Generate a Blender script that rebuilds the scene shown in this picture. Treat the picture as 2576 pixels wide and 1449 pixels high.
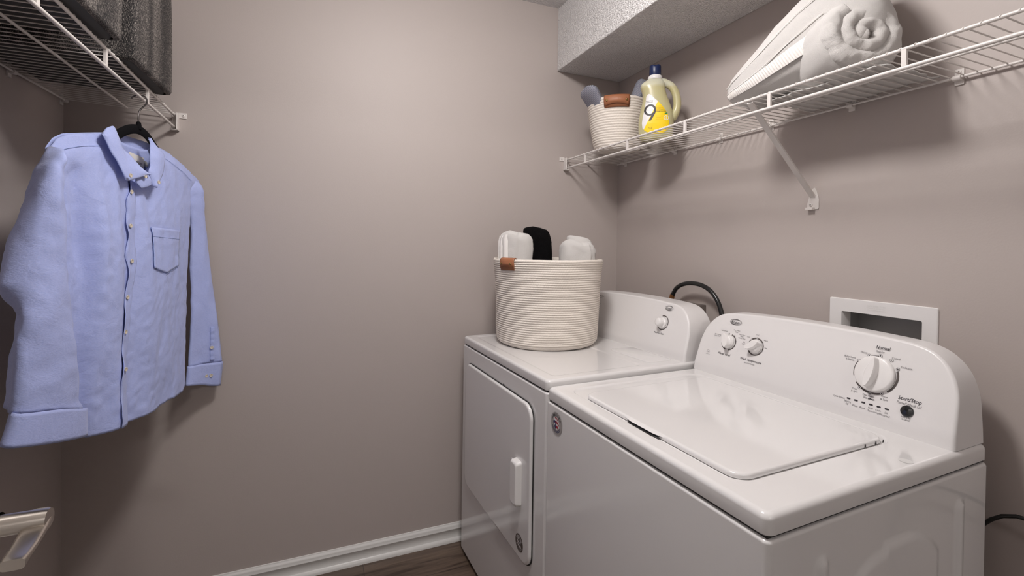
import bpy, math, random
from math import sin, cos, pi, radians, sqrt, atan2
from mathutils import Vector, Matrix, noise

# ------------------------------------------------------------------ clear, camera, light, exposure
for o in list(bpy.data.objects): bpy.data.objects.remove(o)
scene = bpy.context.scene
COL = scene.collection
cam_d = bpy.data.cameras.new('camera'); cam = bpy.data.objects.new('camera', cam_d); COL.objects.link(cam)
YAW, PITCH, ROLL = radians(22.9555), radians(0.5258), radians(0.8565)
fwd = Vector((sin(YAW)*cos(PITCH), cos(YAW)*cos(PITCH), -sin(PITCH)))
r0 = Vector((cos(YAW), -sin(YAW), 0)); u0 = r0.cross(fwd)
rr = r0*cos(ROLL)+u0*sin(ROLL); uu = u0*cos(ROLL)-r0*sin(ROLL)
M = Matrix((rr, uu, -fwd)).transposed().to_4x4(); M.translation = Vector((-1.4015, -2.0013, 1.3095))
cam.matrix_world = M
cam_d.sensor_width = 36; cam_d.sensor_fit = 'HORIZONTAL'; cam_d.lens = 1179.72/2576*36
cam_d.shift_x = (1288-1299.41)/2576; cam_d.shift_y = (626.81-724.5)/2576
cam_d.clip_start = 0.01
scene.camera = cam

world = bpy.data.worlds.new('world'); scene.world = world; world.use_nodes = True
bg = world.node_tree.nodes['Background']; bg.inputs[0].default_value = (1.0, 0.97, 0.95, 1); bg.inputs[1].default_value = 0.4
scene.view_settings.view_transform = 'Standard'; scene.view_settings.look = 'None'
scene.view_settings.gamma = 1; scene.view_settings.use_curve_mapping = False
scene.view_settings.exposure = 0.0
CEIL_LAMP = 85.0      # emission of the ceiling dome
HALL_LAMP = 82.0      # emission of the hallway dome
CEILX, CEILY, HALLX, HALLY = -1.08, -1.12, -1.3, -4.5
LAMP_COL = (1.0, 0.958, 0.94, 1)

# ------------------------------------------------------------------ materials
def newmat(name):
    m = bpy.data.materials.new(name); m.use_nodes = True
    nt = m.node_tree; return m, nt, nt.nodes['Principled BSDF']
def setp(b, **k):
    for n, v in k.items():
        n = n.replace('_', ' ')
        if n in b.inputs: b.inputs[n].default_value = v
def mat(name, col, rough=0.5, metal=0.0, bump=None, coat=0.0, spec=0.5, sheen=0.0, var=None, **kw):
    m, nt, b = newmat(name)
    setp(b, Base_Color=(*col, 1), Roughness=rough, Metallic=metal)
    b.inputs['Coat Weight'].default_value = coat; b.inputs['Coat Roughness'].default_value = 0.08
    b.inputs['Specular IOR Level'].default_value = spec
    b.inputs['Sheen Weight'].default_value = sheen
    setp(b, **kw)
    tc = nt.nodes.new('ShaderNodeTexCoord')
    if bump:
        sc, st, dist = bump[:3]; det = bump[3] if len(bump) > 3 else 3
        n = nt.nodes.new('ShaderNodeTexNoise'); n.inputs['Scale'].default_value = sc; n.inputs['Detail'].default_value = det
        nt.links.new(tc.outputs['Object'], n.inputs['Vector'])
        bp = nt.nodes.new('ShaderNodeBump'); bp.inputs['Strength'].default_value = st; bp.inputs['Distance'].default_value = dist
        nt.links.new(n.outputs['Fac'], bp.inputs['Height']); nt.links.new(bp.outputs['Normal'], b.inputs['Normal'])
    if var:
        sc, amt = var
        n = nt.nodes.new('ShaderNodeTexNoise'); n.inputs['Scale'].default_value = sc; n.inputs['Detail'].default_value = 4
        nt.links.new(tc.outputs['Object'], n.inputs['Vector'])
        r = nt.nodes.new('ShaderNodeMapRange'); r.inputs['To Min'].default_value = 1-amt; r.inputs['To Max'].default_value = 1+amt
        nt.links.new(n.outputs['Fac'], r.inputs['Value'])
        mx = nt.nodes.new('ShaderNodeVectorMath'); mx.operation = 'SCALE'; mx.inputs[0].default_value = col
        nt.links.new(r.outputs[0], mx.inputs['Scale']); nt.links.new(mx.outputs[0], b.inputs['Base Color'])
    return m
WALL = mat('wall_paint', (0.465, 0.410, 0.385), 0.55, bump=(220, 0.12, 0.0015), var=(1.5, 0.02))
WHITE_TRIM = mat('trim_paint', (0.72, 0.71, 0.69), 0.28)
ENAMEL = mat('white_enamel', (0.735, 0.72, 0.715), 0.12, coat=0.5, spec=0.5)
PLASTIC = mat('white_plastic', (0.80, 0.78, 0.77), 0.28)
SHADEP = mat('shaded_plastic', (0.40, 0.40, 0.40), 0.35)  # white box plastic darkened, shade inside the recess put into the colour
PANELP = mat('console_plastic', (0.745, 0.725, 0.72), 0.30)
DARKGAP = mat('dark_gap', (0.02, 0.018, 0.017), 0.7)
INK = mat('dark_ink', (0.035, 0.03, 0.035), 0.5)
INKG = mat('grey_ink', (0.13, 0.12, 0.125), 0.5)
RING = mat('dial_ring_ink', (0.085, 0.07, 0.065), 0.5)
WIRE = mat('white_vinyl_wire', (0.72, 0.68, 0.65), 0.35)
BLACKP = mat('black_plastic', (0.012, 0.013, 0.014), 0.15, coat=0.4)
RUBBER = mat('black_rubber', (0.012, 0.012, 0.012), 0.28)
VELVET = mat('black_velvet', (0.006, 0.006, 0.007), 0.9, spec=0.1)
NICKEL = mat('satin_nickel', (0.50, 0.455, 0.41), 0.28, metal=1.0, bump=(300, 0.03, 0.001))
CHROME = mat('hook_metal', (0.10, 0.09, 0.09), 0.3, metal=0.9)
BRASS = mat('aged_brass', (0.45, 0.30, 0.12), 0.3, metal=1.0)
COPPER = mat('copper_clamp', (0.65, 0.33, 0.14), 0.25, metal=1.0)
STEEL = mat('zinc_steel', (0.30, 0.27, 0.25), 0.45, metal=0.8)
LEATHER = mat('tan_leather', (0.33, 0.125, 0.055), 0.5, bump=(120, 0.25, 0.002), var=(14, 0.18))
TERRY = mat('white_terry', (0.86, 0.83, 0.80), 0.95, bump=(900, 1.0, 0.0035, 3), sheen=0.4, spec=0.1)
TERRYB = mat('black_terry', (0.006, 0.0055, 0.006), 0.95, bump=(420, 1.0, 0.006, 4), spec=0.1)
BANDW = mat('towel_band', (0.84, 0.81, 0.78), 0.8)
BANDB = mat('black_band', (0.008, 0.007, 0.010), 0.7)
BTN = mat('cream_button', (0.62, 0.55, 0.45), 0.25)
PAPER = mat('label_cloth', (0.75, 0.72, 0.66), 0.8)
TAGG = mat('grey_tag', (0.33, 0.32, 0.32), 0.8)
NAVY = mat('navy_plastic', (0.008, 0.018, 0.075), 0.35)
YELLOW = mat('label_yellow', (0.93, 0.64, 0.002), 0.4)
LWHITE = mat('label_white', (0.78, 0.76, 0.76), 0.4)
LGREEN = mat('label_green', (0.05, 0.22, 0.06), 0.4)
GOLDINK = mat('label_gold_ink', (0.55, 0.36, 0.01), 0.5)
RED = mat('sticker_red', (0.35, 0.012, 0.03), 0.4)
BLUE = mat('sticker_blue', (0.015, 0.025, 0.12), 0.4)
SILVER = mat('sticker_silver', (0.42, 0.40, 0.39), 0.35, metal=0.3)
BROWNST = mat('sticker_brown', (0.10, 0.075, 0.065), 0.35, metal=0.2)
STREAK = mat('dried_smear', (0.66, 0.65, 0.64), 0.35)
FELT = mat('dark_grey_board', (0.045, 0.045, 0.045), 0.7)

def texture_ceiling():
    m, nt, b = newmat('knockdown_texture'); setp(b, Base_Color=(0.84, 0.82, 0.81, 1), Roughness=0.34)
    tc = nt.nodes.new('ShaderNodeTexCoord')
    v = nt.nodes.new('ShaderNodeTexNoise'); v.inputs['Scale'].default_value = 210; v.inputs['Detail'].default_value = 2.0; v.inputs['Distortion'].default_value = 0.2
    v2 = nt.nodes.new('ShaderNodeTexVoronoi'); v2.inputs['Scale'].default_value = 170; v2.feature = 'F1'
    nt.links.new(tc.outputs['Object'], v.inputs['Vector']); nt.links.new(tc.outputs['Object'], v2.inputs['Vector'])
    r = nt.nodes.new('ShaderNodeMapRange'); r.inputs['From Min'].default_value = 0.48; r.inputs['From Max'].default_value = 0.70; r.interpolation_type = 'SMOOTHSTEP'
    nt.links.new(v.outputs['Fac'], r.inputs['Value'])
    m2 = nt.nodes.new('ShaderNodeMapRange'); m2.inputs['From Min'].default_value = 0.62; m2.inputs['From Max'].default_value = 0.15; m2.interpolation_type = 'SMOOTHSTEP'
    nt.links.new(v2.outputs['Distance'], m2.inputs['Value'])
    a = nt.nodes.new('ShaderNodeMath'); a.operation = 'MULTIPLY_ADD'; a.inputs[1].default_value = 0.55
    nt.links.new(m2.outputs[0], a.inputs[0]); nt.links.new(r.outputs[0], a.inputs[2])
    bp = nt.nodes.new('ShaderNodeBump'); bp.inputs['Strength'].default_value = 1.0; bp.inputs['Distance'].default_value = 0.0035
    nt.links.new(a.outputs[0], bp.inputs['Height']); nt.links.new(bp.outputs['Normal'], b.inputs['Normal'])
    return m
CEILM = texture_ceiling()

def floor_mat():
    m, nt, b = newmat('wood_plank_floor'); setp(b, Roughness=0.42)
    tc = nt.nodes.new('ShaderNodeTexCoord')
    mp = nt.nodes.new('ShaderNodeMapping'); mp.inputs['Scale'].default_value = (2.2, 26, 1)
    nt.links.new(tc.outputs['Object'], mp.inputs['Vector'])
    n = nt.nodes.new('ShaderNodeTexNoise'); n.inputs['Scale'].default_value = 1.6; n.inputs['Detail'].default_value = 9; n.inputs['Distortion'].default_value = 1.2
    nt.links.new(mp.outputs[0], n.inputs['Vector'])
    br = nt.nodes.new('ShaderNodeTexBrick'); br.inputs['Scale'].default_value = 1; br.inputs['Brick Width'].default_value = 1.22; br.inputs['Row Height'].default_value = 0.18
    br.inputs['Mortar Size'].default_value = 0.0012; br.inputs['Color1'].default_value = (0.85, 0.85, 0.85, 1); br.inputs['Color2'].default_value = (1.15, 1.12, 1.1, 1); br.inputs['Mortar'].default_value = (0.3, 0.3, 0.3, 1)
    nt.links.new(tc.outputs['Object'], br.inputs['Vector'])
    cr = nt.nodes.new('ShaderNodeValToRGB'); e = cr.color_ramp.elements
    e[0].position = 0.3; e[0].color = (0.050, 0.031, 0.022, 1); e[1].position = 0.72; e[1].color = (0.16, 0.115, 0.085, 1)
    nt.links.new(n.outputs['Fac'], cr.inputs[0])
    mx = nt.nodes.new('ShaderNodeMix'); mx.data_type = 'RGBA'; mx.blend_type = 'MULTIPLY'; mx.inputs['Factor'].default_value = 1
    nt.links.new(cr.outputs[0], mx.inputs['A']); nt.links.new(br.outputs['Color'], mx.inputs['B'])
    nt.links.new(mx.outputs['Result'], b.inputs['Base Color'])
    bp = nt.nodes.new('ShaderNodeBump'); bp.inputs['Strength'].default_value = 0.15; bp.inputs['Distance'].default_value = 0.001
    nt.links.new(n.outputs['Fac'], bp.inputs['Height']); nt.links.new(bp.outputs['Normal'], b.inputs['Normal'])
    return m
FLOORM = floor_mat()

def tweed_mat():
    m, nt, b = newmat('tweed_fabric'); setp(b, Roughness=0.9)
    tc = nt.nodes.new('ShaderNodeTexCoord')
    mp = nt.nodes.new('ShaderNodeMapping'); mp.inputs['Scale'].default_value = (1000, 1000, 230)
    nt.links.new(tc.outputs['Object'], mp.inputs['Vector'])
    n = nt.nodes.new('ShaderNodeTexNoise'); n.inputs['Scale'].default_value = 1; n.inputs['Detail'].default_value = 2
    nt.links.new(mp.outputs[0], n.inputs['Vector'])
    mp2 = nt.nodes.new('ShaderNodeMapping'); mp2.inputs['Scale'].default_value = (11, 11, 0.6)
    nt.links.new(tc.outputs['Object'], mp2.inputs['Vector'])
    n2 = nt.nodes.new('ShaderNodeTexNoise'); n2.inputs['Scale'].default_value = 1; n2.inputs['Detail'].default_value = 3
    nt.links.new(mp2.outputs[0], n2.inputs['Vector'])
    ad = nt.nodes.new('ShaderNodeMath'); ad.operation = 'MULTIPLY_ADD'; ad.inputs[1].default_value = 0.45
    nt.links.new(n2.outputs['Fac'], ad.inputs[0]); nt.links.new(n.outputs['Fac'], ad.inputs[2])
    cr = nt.nodes.new('ShaderNodeValToRGB'); e = cr.color_ramp.elements
    e[0].position = 0.64; e[0].color = (0.008, 0.008, 0.010, 1); e[1].position = 0.98; e[1].color = (0.62, 0.56, 0.51, 1)
    x = cr.color_ramp.elements.new(0.78); x.color = (0.085, 0.075, 0.070, 1)
    nt.links.new(ad.outputs[0], cr.inputs[0]); nt.links.new(cr.outputs[0], b.inputs['Base Color'])
    bp = nt.nodes.new('ShaderNodeBump'); bp.inputs['Strength'].default_value = 0.8; bp.inputs['Distance'].default_value = 0.003
    nt.links.new(n.outputs['Fac'], bp.inputs['Height']); nt.links.new(bp.outputs['Normal'], b.inputs['Normal'])
    return m
TWEED = tweed_mat()

def rope_mat():
    m, nt, b = newmat('cotton_rope'); setp(b, Base_Color=(0.80, 0.735, 0.665, 1), Roughness=0.9)
    uv = nt.nodes.new('ShaderNodeUVMap')
    w = nt.nodes.new('ShaderNodeTexWave'); w.wave_type = 'BANDS'; w.bands_direction = 'DIAGONAL'; w.inputs['Scale'].default_value = 1.0; w.inputs['Distortion'].default_value = 1.2; w.inputs['Detail'].default_value = 1
    nt.links.new(uv.outputs[0], w.inputs['Vector'])
    bp = nt.nodes.new('ShaderNodeBump'); bp.inputs['Strength'].default_value = 0.22; bp.inputs['Distance'].default_value = 0.002
    nt.links.new(w.outputs['Fac'], bp.inputs['Height']); nt.links.new(bp.outputs['Normal'], b.inputs['Normal'])
    return m
ROPE = rope_mat()

def shirt_mat():
    m, nt, b = newmat('blue_oxford_cloth'); setp(b, Roughness=0.8)
    b.inputs['Sheen Weight'].default_value = 0.15; b.inputs['Specular IOR Level'].default_value = 0.25
    tc = nt.nodes.new('ShaderNodeTexCoord')
    mp = nt.nodes.new('ShaderNodeMapping'); mp.inputs['Scale'].default_value = (160, 160, 520)
    nt.links.new(tc.outputs['Object'], mp.inputs['Vector'])
    n = nt.nodes.new('ShaderNodeTexNoise'); n.inputs['Scale'].default_value = 1.5; n.inputs['Detail'].default_value = 3
    nt.links.new(mp.outputs[0], n.inputs['Vector'])
    cr = nt.nodes.new('ShaderNodeValToRGB'); e = cr.color_ramp.elements
    e[0].position = 0.3; e[0].color = (0.365, 0.43, 0.76, 1); e[1].position = 0.7; e[1].color = (0.43, 0.485, 0.79, 1)
    nt.links.new(n.outputs['Fac'], cr.inputs[0]); nt.links.new(cr.outputs[0], b.inputs['Base Color'])
    n2 = nt.nodes.new('ShaderNodeTexNoise'); n2.inputs['Scale'].default_value = 22; n2.inputs['Detail'].default_value = 4; n2.inputs['Distortion'].default_value = 0.6
    nt.links.new(tc.outputs['Object'], n2.inputs['Vector'])
    ad = nt.nodes.new('ShaderNodeMath'); ad.operation = 'MULTIPLY_ADD'; ad.inputs[1].default_value = 0.12
    nt.links.new(n.outputs['Fac'], ad.inputs[0]); nt.links.new(n2.outputs['Fac'], ad.inputs[2])
    bp = nt.nodes.new('ShaderNodeBump'); bp.inputs['Strength'].default_value = 0.5; bp.inputs['Distance'].default_value = 0.006
    nt.links.new(ad.outputs[0], bp.inputs['Height']); nt.links.new(bp.outputs['Normal'], b.inputs['Normal'])
    return m
SHIRT = shirt_mat()

def stripe_mat():
    m, nt, b = newmat('blue_white_stripe_cloth'); setp(b, Roughness=0.85)
    uv = nt.nodes.new('ShaderNodeUVMap')
    w = nt.nodes.new('ShaderNodeTexWave'); w.wave_type = 'BANDS'; w.bands_direction = 'Y'; w.inputs['Scale'].default_value = 1.5; w.inputs['Distortion'].default_value = 0.3
    nt.links.new(uv.outputs[0], w.inputs['Vector'])
    cr = nt.nodes.new('ShaderNodeValToRGB'); e = cr.color_ramp.elements
    e[0].position = 0.62; e[0].color = (0.070, 0.085, 0.135, 1); e[1].position = 0.85; e[1].color = (0.55, 0.55, 0.58, 1)
    nt.links.new(w.outputs['Fac'], cr.inputs[0]); nt.links.new(cr.outputs[0], b.inputs['Base Color'])
    return m
STRIPE = stripe_mat()

def bottle_mat():
    m, nt, b = newmat('translucent_bottle'); setp(b, Base_Color=(0.80, 0.74, 0.47, 1), Roughness=0.3)
    b.inputs['Subsurface Weight'].default_value = 0.6; b.inputs['Subsurface Radius'].default_value = (0.03, 0.025, 0.012); b.inputs['Subsurface Scale'].default_value = 1.0
    tc = nt.nodes.new('ShaderNodeTexCoord'); sp = nt.nodes.new('ShaderNodeSeparateXYZ'); nt.links.new(tc.outputs['Object'], sp.inputs[0])
    cr = nt.nodes.new('ShaderNodeValToRGB'); e = cr.color_ramp.elements      # liquid line inside the bottle
    e[0].position = 0.205; e[0].color = (0.53, 0.49, 0.28, 1); e[1].position = 0.215; e[1].color = (0.60, 0.585, 0.45, 1)
    nt.links.new(sp.outputs['Z'], cr.inputs[0]); nt.links.new(cr.outputs[0], b.inputs['Base Color'])
    return m
BOTTLE = bottle_mat()
def emis(name, col, s):
    m, nt, b = newmat(name); setp(b, Base_Color=(0.9, 0.9, 0.88, 1)); b.inputs['Emission Color'].default_value = col; b.inputs['Emission Strength'].default_value = s; return m
LAMPM = emis('lit_dome_glass', LAMP_COL, CEIL_LAMP); LAMPH = emis('lit_hall_dome_glass', LAMP_COL, HALL_LAMP)

# ------------------------------------------------------------------ mesh helpers
class MB:
    def __init__(s): s.v = []; s.f = []; s.uv = {}
    def add(s, vs, fs):
        k = len(s.v); s.v += [tuple(p) for p in vs]; s.f += [tuple(i+k for i in f) for f in fs]; return s
    def box(s, x0, x1, y0, y1, z0, z1):
        return s.add([(x0,y0,z0),(x1,y0,z0),(x1,y1,z0),(x0,y1,z0),(x0,y0,z1),(x1,y0,z1),(x1,y1,z1),(x0,y1,z1)],
                     [(0,3,2,1),(4,5,6,7),(0,1,5,4),(1,2,6,5),(2,3,7,6),(3,0,4,7)])
    def loft(s, rings, closed=True, cap0=True, cap1=True):
        n = len(rings[0]); k = len(s.v)
        for r in rings: s.v += [tuple(p) for p in r]
        for i in range(len(rings)-1):
            for j in range(n if closed else n-1):
                a = k+i*n+j; b = k+i*n+(j+1) % n
                s.f.append((a, b, b+n, a+n))
        if cap0: s.f.append(tuple(k+j for j in reversed(range(n))))
        if cap1: s.f.append(tuple(k+(len(rings)-1)*n+j for j in range(n)))
        return s
    def tube(s, pts, r, n=10, caps=True):
        pts = [Vector(p) for p in pts]; rings = []; up = None
        for i, p in enumerate(pts):
            t = (pts[min(i+1, len(pts)-1)]-pts[max(i-1, 0)]).normalized()
            if up is None: up = Vector((0, 0, 1)) if abs(t.z) < 0.9 else Vector((1, 0, 0))
            a = t.cross(up).normalized(); up = a.cross(t).normalized()
            rad = r[i] if isinstance(r, (list, tuple)) else r
            rings.append([p+a*cos(2*pi*j/n)*rad+up*sin(2*pi*j/n)*rad for j in range(n)])
        return s.loft(rings, True, caps, caps)
    def lathe(s, prof, n=32, c=(0, 0, 0), cap0=False, cap1=False):
        return s.loft([[(c[0]+r*cos(2*pi*j/n), c[1]+r*sin(2*pi*j/n), c[2]+z) for j in range(n)] for r, z in prof], True, cap0, cap1)
    def grid(s, rows): return s.loft(rows, False, False, False)
    def xform(s, fn): s.v = [tuple(fn(Vector(p))) for p in s.v]; return s
    def build(s, name, m, parent=None, smooth=True, angle=35, bevel=0, subsurf=0, solid=0, uv=None, wn=False):
        me = bpy.data.meshes.new(name); me.from_pydata(s.v, [], s.f); me.update()
        if uv:
            l = me.uv_layers.new(name='UVMap')
            for lp in me.loops: l.data[lp.index].uv = uv(lp.vertex_index, me.vertices[lp.vertex_index].co)
        me.materials.append(m)
        for p in me.polygons: p.use_smooth = smooth
        o = bpy.data.objects.new(name, me); COL.objects.link(o)
        if parent: o.parent = parent
        if solid:
            md = o.modifiers.new('solid', 'SOLIDIFY'); md.thickness = solid; md.offset = -1
        if bevel:
            md = o.modifiers.new('bevel', 'BEVEL'); md.width = bevel; md.segments = 3; md.limit_method = 'ANGLE'; md.angle_limit = radians(40)
        if subsurf:
            md = o.modifiers.new('sub', 'SUBSURF'); md.levels = subsurf; md.render_levels = subsurf
        if smooth and angle < 180 and not subsurf:
            try: me.set_sharp_from_angle(angle=radians(angle))
            except Exception: pass
        if (bevel or wn) and smooth:
            md = o.modifiers.new('wn', 'WEIGHTED_NORMAL'); md.keep_sharp = True
        return o
def thing(name, label, cat, loc=(0, 0, 0), rz=0, group=None):
    o = bpy.data.objects.new(name, None); COL.objects.link(o); o.location = loc; o.rotation_euler = (0, 0, rz); o.empty_display_size = 0.05
    o['label'] = label; o['category'] = cat
    if group: o['group'] = group
    return o
def tag(o, label, cat, group=None):
    o['label'] = label; o['category'] = cat
    if group: o['group'] = group
    return o
def structure(o): o['kind'] = 'structure'; return o
def copy_part(src, parent, loc=None, rot=None):
    c = src.copy(); COL.objects.link(c); c.parent = parent
    if loc is not None: c.location = loc
    if rot is not None: c.rotation_euler = rot
    return c
def rrect(x0, x1, y0, y1, r, z, n=6):
    P = []
    for cx, cy, a0 in ((x1-r, y0+r, -90), (x1-r, y1-r, 0), (x0+r, y1-r, 90), (x0+r, y0+r, 180)):
        for i in range(n+1):
            a = radians(a0+90*i/n); P.append((cx+r*cos(a), cy+r*sin(a), z))
    return P
def lerp(a, b, t): return a+(b-a)*t
def interp(tab, x):
    if x <= tab[0][0]: return tab[0][1]
    for (a, b), (c, d) in zip(tab, tab[1:]):
        if x <= c: return b+(d-b)*(x-a)/(c-a) if c > a else d
    return tab[-1][1]
def resample(poly, n):
    P = [Vector(p) for p in poly]; L = [0]
    for a, b in zip(P, P[1:]): L.append(L[-1]+(b-a).length)
    out = []
    for i in range(n):
        d = L[-1]*i/(n-1); k = 0
        while k < len(P)-2 and L[k+1] < d: k += 1
        t = 0 if L[k+1] == L[k] else (d-L[k])/(L[k+1]-L[k]); out.append(P[k].lerp(P[k+1], min(1, t)))
    return out
def catmull(poly, k=5):
    P = [Vector(p) for p in poly]; out = []
    for i in range(len(P)-1):
        p0, p1, p2, p3 = P[max(i-1, 0)], P[i], P[i+1], P[min(i+2, len(P)-1)]
        for q in range(k):
            t = q/k; out.append(0.5*((2*p1)+(-p0+p2)*t+(2*p0-5*p1+4*p2-p3)*t*t+(-p0+3*p1-3*p2+p3)*t**3))
    return out+[P[-1]]
def fbm(x, y, z=0): return noise.noise(Vector((x, y, z)))

def text_mesh(body, w, h, bold=0.0, shear=0.0):
    """verts (x, y) and faces of one line of lettering, width w, height h (cap height), centred"""
    cu = bpy.data.curves.new('t', 'FONT'); cu.body = body; cu.size = 1; cu.offset = bold; cu.resolution_u = 3; cu.shear = shear
    ob = bpy.data.objects.new('t', cu); COL.objects.link(ob)
    dg = bpy.context.evaluated_depsgraph_get(); me = bpy.data.meshes.new_from_object(ob.evaluated_get(dg))
    vs = [tuple(v.co) for v in me.vertices]; fs = [tuple(p.vertices) for p in me.polygons]
    bpy.data.objects.remove(ob); bpy.data.curves.remove(cu); bpy.data.meshes.remove(me)
    xs = [v[0] for v in vs]; x0, x1 = min(xs), max(xs); k = h/0.70
    sx = (w/(x1-x0)) if w else k
    return [((x-(x0+x1)/2)*sx, (y-0.35)*k) for x, y, z in vs], fs
def arc_band(r0_, r1_, a0, a1, n=24):
    vs, fs = [], []
    for i in range(n+1):
        a = radians(lerp(a0, a1, i/n)); vs += [(r0_*cos(a), r0_*sin(a)), (r1_*cos(a), r1_*sin(a))]
        if i: fs.append((2*i-2, 2*i, 2*i+1, 2*i-1))
    return vs, fs
def disc2(r, n=20): return [(r*cos(2*pi*i/n), r*sin(2*pi*i/n)) for i in range(n)], [tuple(range(n))]
def poly2(pts): return list(pts), [tuple(range(len(pts)))]

# ------------------------------------------------------------------ the room
L, HC, S, HS, FY = 2.174, 2.44, 0.357, 2.142, -1.93
T = 0.12
structure(MB().box(-L-T, T, -5.4, T, -0.1, 0).build('floor', FLOORM, smooth=False))
structure(MB().box(-L-T, T, FY-T, T, HC, HC+0.1).build('ceiling', CEILM, smooth=False))
structure(MB().box(-L-T, T, 0, T, 0, HC).build('wall_back', WALL, smooth=False))
structure(MB().box(-L-T, -L, FY-T, 0, 0, HC).build('wall_left', WALL, smooth=False))
# right wall with the opening for the recessed supply box
OY0, OY1, OZ0, OZ1 = -1.335, -1.102, 0.965, 1.155
m = MB(); m.box(0, T, OY1, 0, 0, HC); m.box(0, T, FY-T, OY0, 0, HC); m.box(0, T, OY0, OY1, 0, OZ0); m.box(0, T, OY0, OY1, OZ1, HC)
structure(m.build('wall_right', WALL, smooth=False))
structure(MB().box(-S, 0, FY, 0, HS, HC).build('ceiling_soffit', CEILM, bevel=0.004))
# front wall with the doorway the picture is taken through
DX0, DX1, DH = -1.86, -0.16, 2.08
m = MB(); m.box(-L-T, DX0, FY-T, FY, 0, HC); m.box(DX1, T, FY-T, FY, 0, HC); m.box(DX0, DX1, FY-T, FY, DH, HC)
structure(m.build('wall_front', WALL, smooth=False))
m = MB(); m.box(DX0-0.06, DX0, FY, FY+0.015, 0, DH+0.06); m.box(DX1, DX1+0.06, FY, FY+0.015, 0, DH+0.06); m.box(DX0, DX1, FY, FY+0.015, DH, DH+0.06)
structure(m.build('trim_1', WHITE_TRIM, bevel=0.003))
# hallway outside the door
m = MB(); m.box(-L-T, -L, -5.4, FY-T, 0, HC); m.box(0, T, -5.4, FY-T, 0, HC)
structure(m.build('wall_hall', WALL, smooth=False))
structure(MB().box(-L-T, T, -5.4, FY-T, HC, HC+0.1).build('ceiling_hall', CEILM, smooth=False))
# baseboards with shoe moulding, profile swept along the wall
prof = [(0, 0), (0.019, 0), (0.0185, 0.008), (0.015, 0.014), (0.0105, 0.018), (0.0095, 0.019), (0.0095, 0.052), (0.0125, 0.054), (0.0125, 0.057), (0.010, 0.060), (0.0105, 0.066), (0.007, 0.072), (0.005, 0.0735), (0.004, 0.078), (0, 0.079)]
def baseboard(name, a, b, nrm):
    a, b, nrm = Vector(a), Vector(b), Vector(nrm)
    m = MB().loft([[a+nrm*x+Vector((0, 0, z)) for x, z in prof], [b+nrm*x+Vector((0, 0, z)) for x, z in prof]])
    structure(m.build(name, WHITE_TRIM, angle=60))
baseboard('baseboard_back', (-L, 0, 0), (0, 0, 0), (0, -1, 0))
baseboard('baseboard_left', (-L, FY, 0), (-L, 0, 0), (1, 0, 0))
baseboard('baseboard_right', (0, 0, 0), (0, FY, 0), (-1, 0, 0))

# ceiling lamps
def dome_lamp(name, loc, r, mt, label):
    t = thing(name, label, 'ceiling light', loc)
    MB().lathe([(r*1.04, 0), (r*1.06, -0.012), (r*1.02, -0.02), (r*0.98, -0.02)], 40, cap0=True).build('lamp_base', NICKEL, t)
    MB().lathe([(r*0.98*cos(a)**0.7, -0.02-0.10*sin(a)) for a in [pi/2*i/10 for i in range(10)]]+[(0.002, -0.12)], 40, cap1=True).build('lamp_shade', mt, t)
dome_lamp('ceiling_lamp', (CEILX, CEILY, HC), 0.15, LAMPM, 'round frosted dome lamp on the laundry room ceiling')
dome_lamp('ceiling_lamp', (HALLX, HALLY, HC), 0.16, LAMPH, 'round frosted dome lamp on the hallway ceiling')

# the open door and its lever
dr = structure(MB().box(-1.842, -1.802, -1.925, -1.138, 0.012, 2.045).build('door_1', WHITE_TRIM, bevel=0.002))
hd = bpy.data.objects.new('door_handle', None); COL.objects.link(hd); hd.parent = dr
MB().lathe([(0.0005, 0), (0.031, 0), (0.032, 0.006), (0.029, 0.010), (0.016, 0.012), (0.0165, 0.030)], 32).xform(lambda p: Vector((-1.802+p.z, -1.2+p.x, 0.9415+p.y))).build('rose', NICKEL, hd)
m = MB().tube([(-1.775, -1.2, 0.9415), (-1.728, -1.2, 0.9415), (-1.7225, -1.2, 0.9415)], [0.0132, 0.0132, 0.0128], 28)
m.build('stem', NICKEL, hd)
rings = []
for y, zc, w, h in ((-1.188, 0.9400, 0.0120, 0.0115), (-1.194, 0.9375, 0.0125, 0.007), (-1.21, 0.935, 0.0135, 0.0045), (-1.24, 0.930, 0.013, 0.0042), (-1.262, 0.9285, 0.0125, 0.0044), (-1.268, 0.927, 0.012, 0.0062), (-1.272, 0.926, 0.0115, 0.0065)):
    xc = -1.7352+(y+1.188)*-0.10
    rings.append([(xc+w*abs(cos(a))**0.5*(1 if cos(a) > 0 else -1), y, zc+h*abs(sin(a))**0.5*(1 if sin(a) > 0 else -1)) for a in [2*pi*i/20+0.01 for i in range(20)]])
MB().loft(rings).build('lever', NICKEL, hd)
MB().lathe([(0.0004, 0), (0.0028, 0)], 12).xform(lambda p: Vector((-1.7455+p.x, -1.2-0.0110, 0.9345+p.y))).build('set_screw', DARKGAP, hd)

# ------------------------------------------------------------------ appliances
def frame_empty(name, label, cat, ox, oy, ang): return thing(name, label, cat, (ox, oy, 0), radians(-90+ang))

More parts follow.
